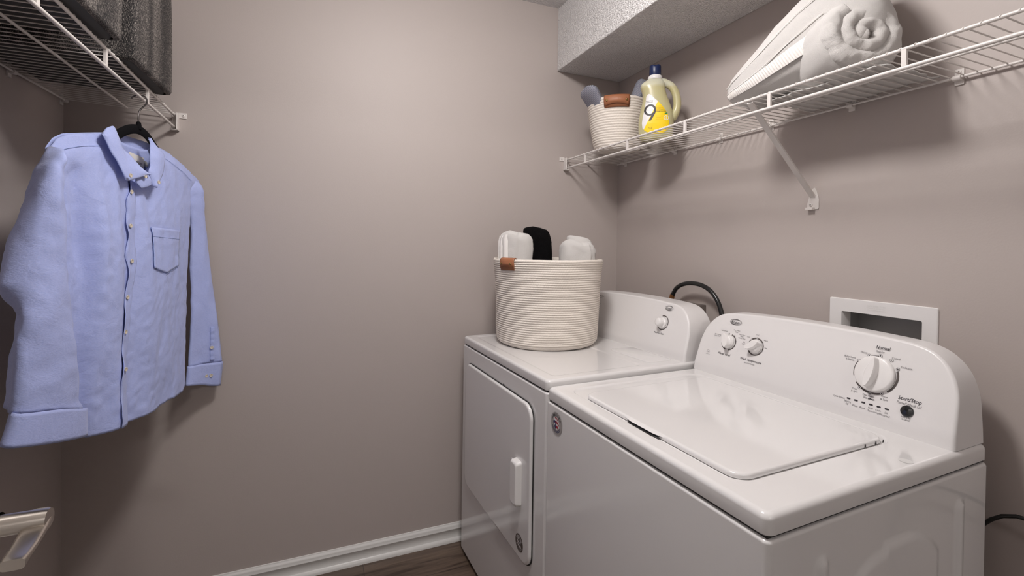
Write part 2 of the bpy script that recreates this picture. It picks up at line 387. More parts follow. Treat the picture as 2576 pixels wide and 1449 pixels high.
def outline(W, H, sx=0.0):
    half = [(sx-0.004, 0), (sx-0.003, 0.026), (sx-0.001, 0.06), (sx+0.002, 0.095), (sx+0.009, 0.122), (sx+0.018, 0.142), (sx+0.031, 0.160), (sx+0.047, 0.174), (sx+0.066, 0.184), (sx+0.095, 0.191), (sx+0.14, 0.1945), (sx+0.22, 0.198), (sx+0.31, 0.2)]
    k = H/0.2; half = [(max(0, x) if False else x, z*k) for x, z in half]
    # refine with a smooth curve
    P = [Vector((x, z)) for x, z in half]; out = []
    for i in range(len(P)-1):
        p0, p1, p2, p3 = P[max(i-1, 0)], P[i], P[i+1], P[min(i+2, len(P)-1)]
        for k2 in range(4):
            t = k2/4
            out.append(0.5*((2*p1)+(-p0+p2)*t+(2*p0-5*p1+4*p2-p3)*t*t+(-p0+3*p1-3*p2+p3)*t**3))
    out.append(P[-1]); return [(p.x, p.y) for p in out]
TILT = 0.31
def console(parent, W, yb, yr, z0, H, x0, x1):
    half = outline(W, H)
    left = [(x0+0.004+x, z) for x, z in half]; right = [(x1-0.004-x, z) for x, z in reversed(half)]
    O = left+right; n = len(O)
    def yf(z): return yb+0.0078*(1 if z > 0.026 else 1)*(1-min(z, 0.026)/0.026)*0.6+TILT*z if z <= 0.026 else yb+TILT*z
    nr = []
    for i in range(n):
        a = Vector(O[max(i-1, 0)]); b = Vector(O[min(i+1, n-1)]); t = (b-a).normalized(); nr.append(Vector((-t.y, t.x)))
    def ring(ins, dy, rear=None):
        R = []
        for i, (x, z) in enumerate(O):
            xx = x-nr[i].x*ins; zz = max(0.0, z-nr[i].y*ins) if z > 0 else 0
            R.append((xx, rear if rear is not None else yf(z)+dy, z0+zz))
        return R
    rings = [ring(0.004, 0, yr), ring(0, 0, yr-0.004), ring(0, 0.008), ring(0.0007, 0.005), ring(0.0025, 0.002), ring(0.005, 0.0005), ring(0.008, 0)]
    m = MB().loft(rings, False, False, False)
    k = (len(rings)-1)*n
    for i in range(n//2-1): m.f.append((k+i, k+i+1, k+n-2-i, k+n-1-i))
    for i in range(n//2-1): m.f.append((i+1, i, n-1-i, n-2-i))
    m.build('console', PANELP, parent, angle=50, wn=True)
def rotfix(o):  # nothing to do, kept for clarity
    return o

class Face:
    """printing and knobs on a tilted console face; u = across, z = height"""
    def __init__(s, yb, z0): s.yb = yb; s.z0 = z0; s.k = sqrt(1+TILT*TILT)
    def p(s, u, z, off=0.0):           # off = distance out of the face
        return Vector((u, s.yb+TILT*(z-s.z0), z))+Vector((0, -1, TILT))/s.k*off
    def put(s, mb, shape, u, z, off=0.0006, rot=0):
        off = off*0.28
        vs, fs = shape; c, sn = cos(rot), sin(rot); base = s.p(u, z, off); up = Vector((0, TILT, 1))/s.k
        mb.add([base+Vector((1, 0, 0))*(x*c-y*sn)+up*(x*sn+y*c) for x, y in vs], fs)
    def solidp(s, mb, prof, u, z, n=32, sx=1):   # lathe standing on the face
        up = Vector((0, TILT, 1))/s.k; nn = Vector((0, -1, TILT))/s.k; b = s.p(u, z)
        mb.loft([[b+Vector((1, 0, 0))*r*cos(2*pi*j/n)+up*r*sin(2*pi*j/n)+nn*h for j in range(n)] for r, h in prof], True, False, True)
    def grip(s, mb, u, z, ang, length, width, h0, h1, back=1.0):   # raised finger bar, pointed at one end
        up = Vector((0, TILT, 1))/s.k; nn = Vector((0, -1, TILT))/s.k; b = s.p(u, z); ca, sa = cos(ang), sin(ang)
        ax = Vector((1, 0, 0))*ca+up*sa; ay = up*ca-Vector((1, 0, 0))*sa; rings = []
        for h, sc in ((h0, 1.12), (lerp(h0, h1, 0.5), 1.0), (lerp(h0, h1, 0.85), 0.93), (h1, 0.72)):
            R = []
            for i in range(24):
                t = 2*pi*i/24; cx = cos(t); cy = sin(t)
                lx = cx*length*(1.0 if cx > 0 else back); wy = cy*width*(1-0.45*max(0, cx)**2)
                R.append(b+ax*lx*(0.9+0.1*sc)+ay*wy*sc+nn*h)
            rings.append(R)
        mb.loft(rings, True, False, True)

def cabinet(parent, W, Dp, ztop, x_off=0.0):
    e = 0.0015
    rg = [rrect(0.03, W-0.03, 0.03, Dp-0.02, 0.01, 0.0), rrect(0.03, W-0.03, 0.03, Dp-0.02, 0.01, 0.02)]
    MB().loft(rg).build('base_frame', DARKGAP, parent)
    rings = [rrect(-e, W+e, -e, Dp, 0.012, 0.02), rrect(-e, W+e, -e, Dp, 0.012, ztop-0.006), rrect(0.0005, W-0.0005, 0.0005, Dp-0.002, 0.011, ztop-0.002), rrect(0.004, W-0.004, 0.004, Dp-0.004, 0.010, ztop)]
    return MB().loft(rings)

# ---- washer
WW, WD, WT, WL = 0.7034, 0.680, 0.9038, 0.8682
washer = frame_empty('washing_machine', 'white top-loading washing machine with a square lid and three control knobs, nearest the camera', 'washing machine', -0.7899, -0.799, 1.703)
cb = cabinet(washer, WW, WD, WL-0.004)
cab = cb.build('cabinet', ENAMEL, washer, angle=50, wn=True)
# embossed right side panel, a height field standing proud of the cabinet side
def capsule(y, z, yc, z1, w):
    d = abs(y-yc); dz = max(0, z-z1); r = sqrt(d*d+dz*dz); return max(0.0, min(1.0, (w-r)/0.009))
def smooth01(t): t = max(0, min(1, t)); return t*t*(3-2*t)
def side_h(y, z):
    h = 0
    for yc, z1 in ((0.562, 0.795), (0.128, 0.795)):
        h = max(h, smooth01(capsule(y-(0.795-z)*0.0, z, yc, z1, 0.016))*0.0060)
    # broad arched plateau between the ribs
    e1 = ((y-0.335)/0.145); top = 0.79-0.055*abs(e1)**3.2 - (0.012 if y < 0.3 else 0)
    ed = min((top-z)/0.012, (0.150-abs(y-0.335))/0.012)
    h = max(h, smooth01(ed)*0.0050)
    # inner hollow
    e2 = (y-0.335)/0.075; top2 = 0.70-0.05*e2*e2; ed2 = min((top2-z)/0.02, (0.085-abs(y-0.335))/0.02)
    h -= smooth01(ed2)*0.0045
    return h
rows = []
NY, NZ = 110, 130
for i in range(NZ+1):
    z = lerp(0.03, WL-0.016, i/NZ); rows.append([(WW+0.0016+(side_h(y, z) if 0 < j < NY and 0 < i < NZ else 0), y, z) for j in range(NY+1) for y in [lerp(0.014, WD-0.012, j/NY)]])
MB().grid(rows).build('side_panel', ENAMEL, cab, angle=180)
# gently bowed front panel
def bowed(parent, W, z0, z1, bow, name='front_panel', x0=0.012):
    rows = []
    for i in range(25):
        z = lerp(z0, z1, i/24); rows.append([(lerp(x0, W-x0, j/40), -0.00155-bow*(1-(2*i/24-1)**2)*(1-(2*j/40-1)**4), z) for j in range(41)])
    return MB().grid(rows).build(name, ENAMEL, parent, angle=180)
bowed(cab, WW, 0.03, WL-0.012, 0.004)
MB().box(0.006, WW-0.006, 0.006, WD-0.004, WL-0.005, WL+0.004).build('gap_seal', DARKGAP, washer)
# top deck with a shallow recess
e = 0.0
rec = (0.043, 0.617, 0.040, 0.520)
rings = [rrect(0.003, WW-0.003, 0.003, WD-0.003, 0.014, WL, 8), rrect(0, WW, 0, WD, 0.016, WL+0.003, 8), rrect(0, WW, 0, WD, 0.016, WT-0.011, 8)]
for a in (20, 40, 60, 80, 90):
    q = 0.011*(1-cos(radians(a))); rings.append(rrect(q, WW-q, q, WD-q, max(0.006, 0.016-q*0.5), WT-0.011+0.011*sin(radians(a)), 8))
rings += [rrect(rec[0], rec[1], rec[2], rec[3], 0.045, WT, 8), rrect(rec[0]+0.004, rec[1]-0.001, rec[2]+0.003, rec[3]-0.004, 0.043, WT-0.0015, 8), rrect(rec[0]+0.010, rec[1]-0.003, rec[2]+0.006, rec[3]-0.010, 0.04, WT-0.005, 8)]
MB().loft(rings).build('top_deck', ENAMEL, washer, angle=60, wn=True)
lid_r = 0.032
rings = []
lx0, lx1, ly0, ly1 = 0.108, 0.608, 0.053, 0.496
for ins, dz in ((0.002, -0.0048), (0.0, -0.003), (0, 0.0018), (0.0012, 0.0045), (0.0035, 0.0062), (0.007, 0.0068)):
    rings.append(rrect(lx0+ins, lx1-ins, ly0+ins, ly1-ins, lid_r-ins*0.5, WT+dz, 8))
lid = MB().loft(rings).build('lid', ENAMEL, washer, angle=60, wn=True)
# finger slot in front of the lid: flat black sheet for the shade inside it
sl = poly2([(0.300, 0.0500), (0.318, 0.0400), (0.395, 0.0385), (0.412, 0.0445), (0.405, 0.0520), (0.300, 0.0530)])
MB().add([(x, y, WT+0.0004) for x, y in sl[0]], sl[1]).build('finger_slot', BLACKP, washer)
MB().loft([[(0.285, 0.0545, WT+0.001), (0.285, 0.0540, WT+0.0025), (0.285, 0.0545, WT+0.005)], [(0.318, 0.0545, WT+0.001), (0.318, 0.0465, WT+0.003), (0.318, 0.0545, WT+0.0055)], [(0.392, 0.0545, WT+0.001), (0.392, 0.0465, WT+0.003), (0.392, 0.0545, WT+0.0055)], [(0.42, 0.0545, WT+0.001), (0.42, 0.0540, WT+0.0025), (0.42, 0.0545, WT+0.005)]]).build('lid_grip', ENAMEL, lid)
for yy in (0.415, 0.452, 0.478):
    MB().add([(lx1+0.0004, yy, WT-0.003), (lx1+0.0004, yy+0.006, WT-0.003), (lx1+0.0004, yy+0.005, WT+0.0035), (lx1+0.0004, yy+0.002, WT+0.0035)], [(0, 1, 2, 3)]).build('hinge_slot', DARKGAP, lid)
# dried smears on the enamel
def smear(parent, pts, w, z):
    m = MB(); P = resample([(x, y, z) for x, y in pts], 26)
    for i, p in enumerate(P):
        t = (P[min(i+1, 25)]-P[max(i-1, 0)]).normalized(); nn = Vector((-t.y, t.x, 0)); ww = w*(0.3+0.7*sin(pi*i/25))
        m.v += [tuple(p+nn*ww), tuple(p-nn*ww)]
        if i: k = 2*i; m.f.append((k-2, k, k+1, k-1))
    return m
MB().add([(0.681+0.012*cos(2*pi*i/20), 0.416+0.011*sin(2*pi*i/20), WT+0.0005) for i in range(20)], [tuple(range(20))]).build('dried_drop', STREAK, washer)
console(washer, WW, 0.552, 0.678, WT, 0.205, 0.0, 0.6975)
F = Face(0.552, WT)
ink, inkg, ring, marks = MB(), MB(), MB(), MB()
def tx(mb, s, u, z, w, h, bold=0.0, shear=0.22, rot=0, fc=None, off=0.0007):
    (fc or F).put(mb, text_mesh(s, w, h, bold, shear), u, z, off, rot)
tx(ink, 'Water Level', 0.1125, 0.974, 0.047, 0.0068, 0.012)
tx(ink, 'Wash Temperature', 0.2085, 0.975, 0.072, 0.0068, 0.012)
tx(inkg, 'All Cold Rinses', 0.206, 0.9655, 0.036, 0.0045)
tx(ink, 'Normal', 0.541, 1.0785, 0.030, 0.0078, 0.012)
tx(ink, 'Start/Stop', 0.6105, 0.9805, 0.044, 0.0080, 0.014, 0.1)
tx(inkg, 'Pause/Unlock Lid', 0.6105, 0.9705, 0.046, 0.0058, 0.0, 0.1)
for s, u, z, w in (('Auto Sensing', .094, 1.0435, .026), ('Auto Sensing', .072, 1.0285, .026), ('+ Extra Rinse', .070, 1.0235, .027), ('Deep Water', .139, 1.0515, .024), ('Wash', .139, 1.0465, .011),
                   ('Deep Water', .161, 1.0415, .023), ('Wash', .161, 1.0365, .011), ('+ Extra Rinse', .162, 1.0315, .026), ('Cold', .184, 1.040, .010), ('Cool', .2125, 1.051, .010), ('Warm', .2425, 1.0395, .013), ('Hot', .2475, 1.0190, .008), ('Tap', .1725, 1.0215, .007), ('Cold', .1715, 1.0165, .010)):
    tx(inkg, s, u, z, w, 0.0036)
for s, u, z, w in (('Heavy', .503, 1.0610, .015), ('Regular', .537, 1.0690, .018), ('Casual', .5705, 1.0610, .017), ('Delicate', .5935, 1.0450, .022), ('Bulky Items', .474, 1.0445, .026), ('& Sheets', .475, 1.0380, .019),
                   ('Drain', .4985, .9740, .012), ('& Spin', .4985, .9680, .015), ('Clean Washer', .530, .9665, .025), ('With', .524, .9605, .009), ('Rinse', .562, .9735, .013), ('& Spin', .562, .9670, .015),
                   ('Cycle Status', .467, .9465, .028), ('Sensing', .4885, .9415, .016), ('Fill', .4885, .9355, .006), ('Wash', .506, .9365, .012), ('Rinse', .5225, .9365, .012), ('Final', .5390, .9410, .010), ('Spin', .5390, .9350, .010),
                   ('Cycle', .5550, .9410, .011), ('Complete', .5550, .9350, .019), ('Lid', .5715, .9405, .006), ('Locked', .5715, .9340, .016), ('Hold 3 Sec', .6095, .9430, .018), ('to cancel', .6095, .9385, .015)):
    tx(inkg, s, u, z, w, 0.0044, 0.0, 0.1)
tx(ink, 'affresh', .537, .9605, .014, 0.0040, 0.03)
tx(inkg, 'he', .0500, .9690, .006, 0.0045); F.put(inkg, arc_band(.0052, .0057, 0, 360), .050, .9690)
tx(inkg, 'high efficiency', .0505, .9615, .016, 0.0018)
def oval_logo(mb, fc, u, z, w, h, bold=0.005):
    vs, fs = arc_band(1.0, 1.0, 0, 360, 48); vs = []
    for i in range(49):
        a = 2*pi*i/48; vs += [(w/2*cos(a), h/2*sin(a)), ((w/2-0.0009)*cos(a), (h/2-0.0010-0.0008*abs(sin(a)))*sin(a))]
    fc.put(mb, (vs, [(2*i-2, 2*i-1, 2*i+1, 2*i) for i in range(1, 49)]), u, z)
    fc.put(mb, text_mesh('Roper', w*0.78, h*0.50, bold, 0.25), u, z-0.0005, 0.0007)
oval_logo(ink, F, 0.128, 1.0755, 0.043, 0.0185)
# rings around the knobs
k1, k2, kb = (0.1185, 1.0125), (0.2135, 1.0165), (0.5350, 1.0170)
F.put(ring, arc_band(.0235, .0270, -78, 62), *k1); F.put(ring, arc_band(.0235, .0270, 182, 258), *k1); F.put(ring, arc_band(.0225, .0265, 68, 75), *k1)
F.put(ring, arc_band(.0235, .0270, -178, -22), *k2); F.put(ring, arc_band(.0235, .0270, -15, 20), *k2); F.put(ring, arc_band(.0235, .0270, 38, 82), *k2); F.put(ring, arc_band(.0235, .0270, 98, 128), *k2); F.put(ring, arc_band(.0235, .0270, 137, 160), *k2)
for (cu_, cz_), angs in ((k1, (55, 12, 168, 100)), (k2, (90, 132, 30, -18))):
    for a in angs:
        a = radians(a); F.put(inkg, arc_band(.0018, .0026, 0, 360, 16), cu_+.0255*cos(a), cz_+.0245*sin(a), .0008)
F.put(ring, arc_band(.0435, .0475, 148, 198), *kb); F.put(ring, arc_band(.0435, .0480, -48, 22), *kb); F.put(ring, arc_band(.0435, .0475, 218, 300), *kb); F.put(ring, arc_band(.0410, .0440, 84, 116), *kb)
for u, z in ((.5150, 1.0560), (.5385, 1.0600), (.5620, 1.0550), (.5775, 1.0385), (.4955, 1.0400), (.5080, .9790), (.5320, .9725), (.5555, .9785)):
    F.put(inkg, arc_band(.0030, .0038, 0, 360, 20), u, z, .0009); F.put(marks, disc2(.0030), u, z, .0008); F.put(ink, disc2(.0015), u, z, .0010)
for i in range(6):
    u = 0.4895+0.01635*i; F.put(ink, ([(x, y) for x, y, _ in rrect(-.0044, .0044, -.0019, .0019, .0018, 0, 4)], [tuple(range(20))]), u, .9485, .0010)
ink.build('printed_lettering', INK, washer, smooth=False); inkg.build('printed_small_lettering', INKG, washer, smooth=False)
ring.build('printed_dial_rings', RING, washer, smooth=False); marks.build('printed_dots', PANELP, washer, smooth=False)
def small_knob(parent, fc, c, ang, name='knob', sc=1.0):
    m = MB(); fc.solidp(m, [(.0205*sc, 0), (.0210*sc, .003), (.0200*sc, .005), (.0180*sc, .009), (.0165*sc, .013), (.0120*sc, .015)], *c)
    k = m.build(name, PLASTIC, parent, angle=50)
    m = MB(); fc.grip(m, c[0], c[1], ang, .0232*sc, .0115*sc, .004, .0235, 0.95); m.build('knob_grip', PLASTIC, k, angle=50)
small_knob(washer, F, k1, radians(108)); small_knob(washer, F, k2, radians(32))
m = MB(); F.solidp(m, [(.0415, 0), (.0420, .004), (.0415, .008), (.0400, .0105), (.0375, .0118), (.020, .0124)], kb[0], kb[1], 56)
dial = m.build('cycle_dial', PLASTIC, washer, angle=40)
m = MB(); F.grip(m, kb[0], kb[1], radians(82), .037, .0105, .010, .029, 0.95); m.build('dial_grip', PLASTIC, dial, angle=50)
m = MB(); F.solidp(m, [(.0125, 0), (.0125, .002), (.0115, .0035), (.006, .005), (.0005, .0053)], .6095, .9560, 32); m.build('start_button', BLACKP, washer)
# round sticker with stars and stripes
def round_sticker(parent, u, z, R, basem, up=1, inkm=INK, mono=False, oy=-0.0030):
    st = MB(); st.add([(u+R*cos(2*pi*i/40), oy, z+R*sin(2*pi*i/40)) for i in range(40)], [tuple(range(40))])
    s = st.build('round_sticker', basem, parent, smooth=False)
    def P(x, y, o=0.0005): return (u+x*R*up, oy-o, z+y*R*up)
    m = MB(); letters = 'AMERICA'
    for i, ch in enumerate(letters):
        a = radians(150-i*20); vs, fs = text_mesh(ch, 0.05 if ch == 'I' else 0.17, 0.26, 0.03)
        m.add([P(0.78*cos(a)+x*sin(a)-0*y+y*cos(a), 0.78*sin(a)-x*cos(a)+y*sin(a)) for x, y in vs], fs)
    m.build('sticker_lettering', inkm, s, smooth=False)
    b, r, w = MB(), MB(), MB()
    def pl(mb, pts, o=0.0008): mb.add([P(x, y, o) for x, y in pts], [tuple(range(len(pts)))])
    pl(w, [(-.5, .45), (.1, .6), (.5, .3), (.55, -.3), (.1, -.55), (-.45, -.35)], 0.0003)
    pl(r, [(-.25, .52), (.1, .55), (.45, .28), (.42, .20), (.1, .42), (-.2, .44)])
    pl(r, [(-.15, .22), (.2, .20), (.52, -.02), (.50, -.14), (.2, .02), (-.15, .05)])
    pl(r, [(-.05, -.15), (.25, -.18), (.42, -.30), (.38, -.42), (.2, -.40), (-.05, -.42)])
    pl(b, [(-.5, .12), (-.3, .24), (-.05, .20), (-.05, -.45), (-.1, -.55), (-.2, -.42), (-.38, -.30), (-.48, -.1)])
    pl(w, [(-.28, .05), (-.22, -.05), (-.10, -.06), (-.20, -.14), (-.17, -.26), (-.28, -.19), (-.39, -.26), (-.36, -.14), (-.46, -.06), (-.34, -.05)], 0.0011)
    for k in (0.66, 0.78):
        vs, fs = arc_band(k, k+0.045, 205, 335, 20); (b if not mono else w).add([P(x, y) for x, y in vs], fs)
    w.build('sticker_white', LWHITE, s, smooth=False); r.build('sticker_stripes', RED if not mono else BROWNST, s, smooth=False); b.build('sticker_field', BLUE if not mono else INK, s, smooth=False)
round_sticker(washer, 0.0615, 0.819, 0.0305, SILVER, oy=-0.0034)

# ---- dryer
DW, DD, DT, DL = 0.7246, 0.72, 0.9186, 0.8866
dryer = frame_empty('clothes_dryer', 'white front-loading clothes dryer with a side-hinged door, in the corner behind the washer', 'dryer', -0.8239, -0.073, 2.798)
dcab = cabinet(dryer, DW, DD, DL-0.004).build('cabinet', ENAMEL, dryer, angle=50, wn=True)
bowed(dcab, DW, 0.03, DL-0.012, 0.002)
MB().box(0.006, DW-0.006, 0.006, DD-0.004, DL-0.005, DL+0.004).build('gap_seal', DARKGAP, dryer)
rings = [rrect(0.003, DW-0.003, 0.003, DD-0.003, 0.014, DL, 8), rrect(0, DW, 0, DD, 0.016, DL+0.003, 8), rrect(0, DW, 0, DD, 0.016, DT-0.009, 8)]
for a in (25, 50, 75, 90):
    q = 0.009*(1-cos(radians(a))); rings.append(rrect(q, DW-q, q, DD-q, max(0.006, 0.016-q*0.5), DT-0.009+0.009*sin(radians(a)), 8))
rings += [rrect(0.036, DW-0.036, 0.036, 0.385, 0.018, DT, 8), rrect(0.040, DW-0.040, 0.042, 0.379, 0.016, DT-0.0012, 8), rrect(0.046, DW-0.046, 0.050, 0.371, 0.014, DT-0.0022, 8)]
MB().loft(rings).build('top_deck', ENAMEL, dryer, angle=60, wn=True)
rings = [rrect(0.455, 0.675, 0.418, 0.528, 0.02, DT+0.0002, 6), rrect(0.456, 0.674, 0.419, 0.528, 0.02, DT+0.0014, 6), rrect(0.459, 0.671, 0.422, 0.527, 0.018, DT+0.0018, 6)]
MB().loft(rings).build('lint_screen_cover', ENAMEL, dryer, angle=60)
console(dryer, DW, 0.533, 0.68, DT, 0.192, 0.004, 0.716)
G = Face(0.533, DT)
ink, ring, inkg = MB(), MB(), MB()
oval_logo(ink, G, 0.593, 1.0855, 0.040, 0.0185)
tx(ink, 'Push to Start', 0.574, 0.9925, 0.052, 0.0062, 0.012, fc=G)
G.put(ring, arc_band(.0245, .0275, -140, 110), 0.5795, 1.031)
tx(ink, 'Timed Dry', 0.180, 1.0870, 0.030, 0.0055, 0.02, fc=G); tx(inkg, 'High Heat', 0.178, 1.0795, 0.018, 0.0035, fc=G)
G.put(ring, arc_band(.0445, .0475, -60, 60), 0.122, 1.035); tx(ink, 'Off', 0.186, 0.9785, 0.016, 0.0075, 0.02, fc=G)
for i, zz in enumerate((1.069, 1.055, 1.036)): tx(inkg, str(60-20*i), 0.181+0.004*(i == 1), zz, 0.0045, 0.0035, fc=G)
G.put(inkg, poly2([(-.007, -.0006), (.007, -.0006), (.007, .0006), (-.007, .0006)]), 0.176, 1.010)
ink.build('printed_lettering', INK, dryer, smooth=False); ring.build('printed_dial_rings', RING, dryer, smooth=False); inkg.build('printed_small_lettering', INKG, dryer, smooth=False)
m = MB(); G.solidp(m, [(.0205, 0), (.0210, .003), (.0200, .006), (.0155, .009), (.0148, .022), (.0135, .0255), (.010, .0275), (.0005, .028)], 0.5785, 1.0290, 40); m.build('start_knob', PLASTIC, dryer, angle=50)
m = MB(); G.solidp(m, [(.0405, 0), (.0410, .006), (.0385, .011), (.020, .0125)], 0.118, 1.036, 40); dk = m.build('timer_dial', PLASTIC, dryer, angle=40)
m = MB(); G.grip(m, 0.118, 1.036, radians(60), .034, .010, .010, .028, 0.95); m.build('dial_grip', PLASTIC, dk, angle=50)
# door: rounded slab, dark gap around it, hinges, recessed grip
def rrectv(x0, x1, z0, z1, r, y, n=8): return [(x, y, z) for x, z, _ in rrect(x0, x1, z0, z1, r, 0, n)]
dx0, dx1, dz0, dz1 = 0.066, 0.652, 0.322, 0.822
MB().loft([rrectv(dx0-.003, dx1+.003, dz0-.003, dz1+.003, .047, -.0030), rrectv(dx0-.003, dx1+.003, dz0-.003, dz1+.003, .047, -.0055)]).build('door_gap', DARKGAP, dryer)
rings = []
for ins, y in ((0, -.0045), (0, -.0095), (.0012, -.0125), (.0035, -.0142), (.008, -.0146)): rings.append(rrectv(dx0+ins, dx1-ins, dz0+ins, dz1-ins, .045-ins*.5, y))
door = MB().loft(rings, cap1=False)
# bowed door face
k = len(door.v)-len(rings[-1]); 
door.f.append(tuple(range(k, len(door.v))))
dd = door.build('door', ENAMEL, dryer, angle=50, wn=True)
rows = []
for i in range(25):
    z = lerp(dz0+.05, dz1-.05, i/24); rows.append([(lerp(dx0+.045, dx1-.045, j/30), -.01465-.0012*(1-(2*i/24-1)**2)*(1-(2*j/30-1)**2), z) for j in range(31)])
# grip pocket and handle
pk = []
for ins, y in ((0, -.0144), (.0015, -.0166), (.004, -.0170), (.009, -.0148)):
    pk.append(rrectv(.510+ins, .580-ins, .495+ins, .618-ins, .024, y))
MB().loft(pk, cap0=False).build('grip_pocket', ENAMEL, dd)
rings = []
for ins, y in ((0, -.0146), (0, -.020), (.0015, -.0225), (.0015, -.0300), (.0050, -.0345), (.0100, -.0360)):
    x0_, x1_ = .552+ins*0.6, .598-ins*0.6
    rings.append(rrectv(x0_, x1_, .490+ins, .632-ins, .010, y, 5))
MB().loft(rings).build('handle', PLASTIC, dd, angle=40, wn=True)
for z0_, z1_ in ((.680, .762), (.382, .462)):
    MB().box(.0585, .0640, -.0085, -.0030, z0_, z1_).build('hinge', STEEL, dryer, bevel=.0006)
round_sticker(dryer, 0.588, 0.374, 0.0265, BROWNST, up=-1, inkm=SILVER, mono=True, oy=-0.0151)
MB().box(0.425, 0.431, -0.0045, -0.0030, 0.826, 0.829).build('door_catch', DARKGAP, dryer)

# ------------------------------------------------------------------ gas line, cord, supply box on the right wall
hose = thing('gas_hose', 'black rubber hose looping up against the wall behind the dryer console', 'hose', (-0.05, -0.47, 1.08))
hp = [(-.05, -.462, 1.045), (-.05, -.464, 1.075), (-.05, -.469, 1.105), (-.05, -.485, 1.134), (-.05, -.508, 1.152), (-.05, -.540, 1.164), (-.05, -.575, 1.169), (-.05, -.615, 1.168), (-.05, -.652, 1.159), (-.05, -.682, 1.142), (-.05, -.706, 1.117), (-.05, -.722, 1.088), (-.05, -.733, 1.050), (-.05, -.740, 1.000), (-.045, -.744, 0.90), (-.045, -.746, 0.70)]
P = []
for i in range(len(hp)-1):
    p0, p1, p2, p3 = [Vector(hp[max(0, min(len(hp)-1, q))]) for q in (i-1, i, i+1, i+2)]
    for k_ in range(4):
        t = k_/4; P.append(0.5*((2*p1)+(-p0+p2)*t+(2*p0-5*p1+4*p2-p3)*t*t+(-p0+3*p1-3*p2+p3)*t**3))
P = [p-Vector((-.05, -.47, 1.08)) for p in P]
MB().tube(P, .0085, 14).build('rubber_hose', RUBBER, hose)
MB().tube([(0, .0035, .018), (0, .0020, .026), (0, -.0005, .034)], .0102, 16).build('clamp', COPPER, hose)
MB().tube([(0, .009, -.06), (0, .007, -.030), (0, .006, -.012)], .0098, 14).build('end_fitting', RUBBER, hose)
pl_ = thing('wall_plate', 'dark metal bracket plate on the wall behind the dryer console', 'bracket', (-.012, -.55, 1.07))
MB().box(-.030, .010, -.055, .062, -.055, .016).build('plate', STEEL, pl_, bevel=.002)
MB().lathe([(.004, 0), (.004, .003), (.001, .004)], 12).xform(lambda p: Vector((-.030-p.z, -.035+p.x, .004+p.y))).build('screw', STEEL, pl_)
cord = MB().tube([(-.06, -1.44, .690), (-.055, -1.462, .712), (-.05, -1.475, .730), (-.045, -1.49, .744), (-.04, -1.51, .753), (-.04, -1.54, .757), (-.04, -1.60, .752), (-.03, -1.66, .70), (-.02, -1.69, .60), (-.02, -1.70, .30), (-.02, -1.70, .012)], .0042, 12).build('power_cord', RUBBER)
tag(cord, 'thin black power cord curving out behind the washer along the right wall', 'cord')

sb = thing('supply_box', 'white recessed washer outlet box in the right wall, half hidden by the washer console', 'outlet box', (0, -1.2185, 0.96))
def Y(y): return y+1.2185
def Z(z): return z-0.96
m = MB()
fr_o = [(x, y, z) for y, z, x in [(Y(-1.350), Z(.952), 0), (Y(-1.089), Z(.952), 0), (Y(-1.089), Z(1.1685), 0), (Y(-1.350), Z(1.1685), 0)]]
def yz_ring(y0, y1, z0, z1, r, x, n=4): return [(x, Y(a), Z(b)) for a, b, _ in rrect(y0, y1, z0, z1, r, 0, n)]
rg = [yz_ring(-1.350, -1.087, .952, 1.170, .004, 0.0), yz_ring(-1.350, -1.087, .952, 1.170, .004, -.004), yz_ring(-1.3485, -1.0885, .9535, 1.1685, .003, -.0055),
      yz_ring(-1.318, -1.121, .985, 1.1335, .004, -.0055), yz_ring(-1.317, -1.122, .986, 1.1325, .004, -.004), yz_ring(-1.317, -1.122, .986, 1.1325, .004, .035)]
m.loft(rg, True, False, False); m.build('frame', PLASTIC, sb, angle=40)
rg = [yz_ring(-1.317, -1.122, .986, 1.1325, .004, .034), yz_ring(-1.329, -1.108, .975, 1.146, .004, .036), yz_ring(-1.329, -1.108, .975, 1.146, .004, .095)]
MB().loft(rg, True, False, True).build('recess_shell', SHADEP, sb, angle=40)
m = MB(); k_ = 0
for s_, z_, w_, h_ in (('WATER-TITE', 1.1560, .046, .0042), ('PRODUCTS BY', 1.1505, .046, .0030), ('IPS CORPORATION', 1.1450, .044, .0032)):
    vs, fs = text_mesh(s_, w_, h_, 0.0)
    m.add([(-.0058, Y(-1.2130)-x, Z(z_)+y) for x, y in vs], fs)
m.build('moulded_lettering', WHITE_TRIM, sb, smooth=False)
for yy, cc in ((-1.18, RED), (-1.26, BLUE)):
    MB().lathe([(.011, 0), (.011, .05), (.008, .055), (.008, .07)], 16, cap0=True, cap1=True).xform(lambda p: Vector((.055+p.x, Y(yy)+p.y, Z(.977)+p.z))).build('valve', BRASS, sb)

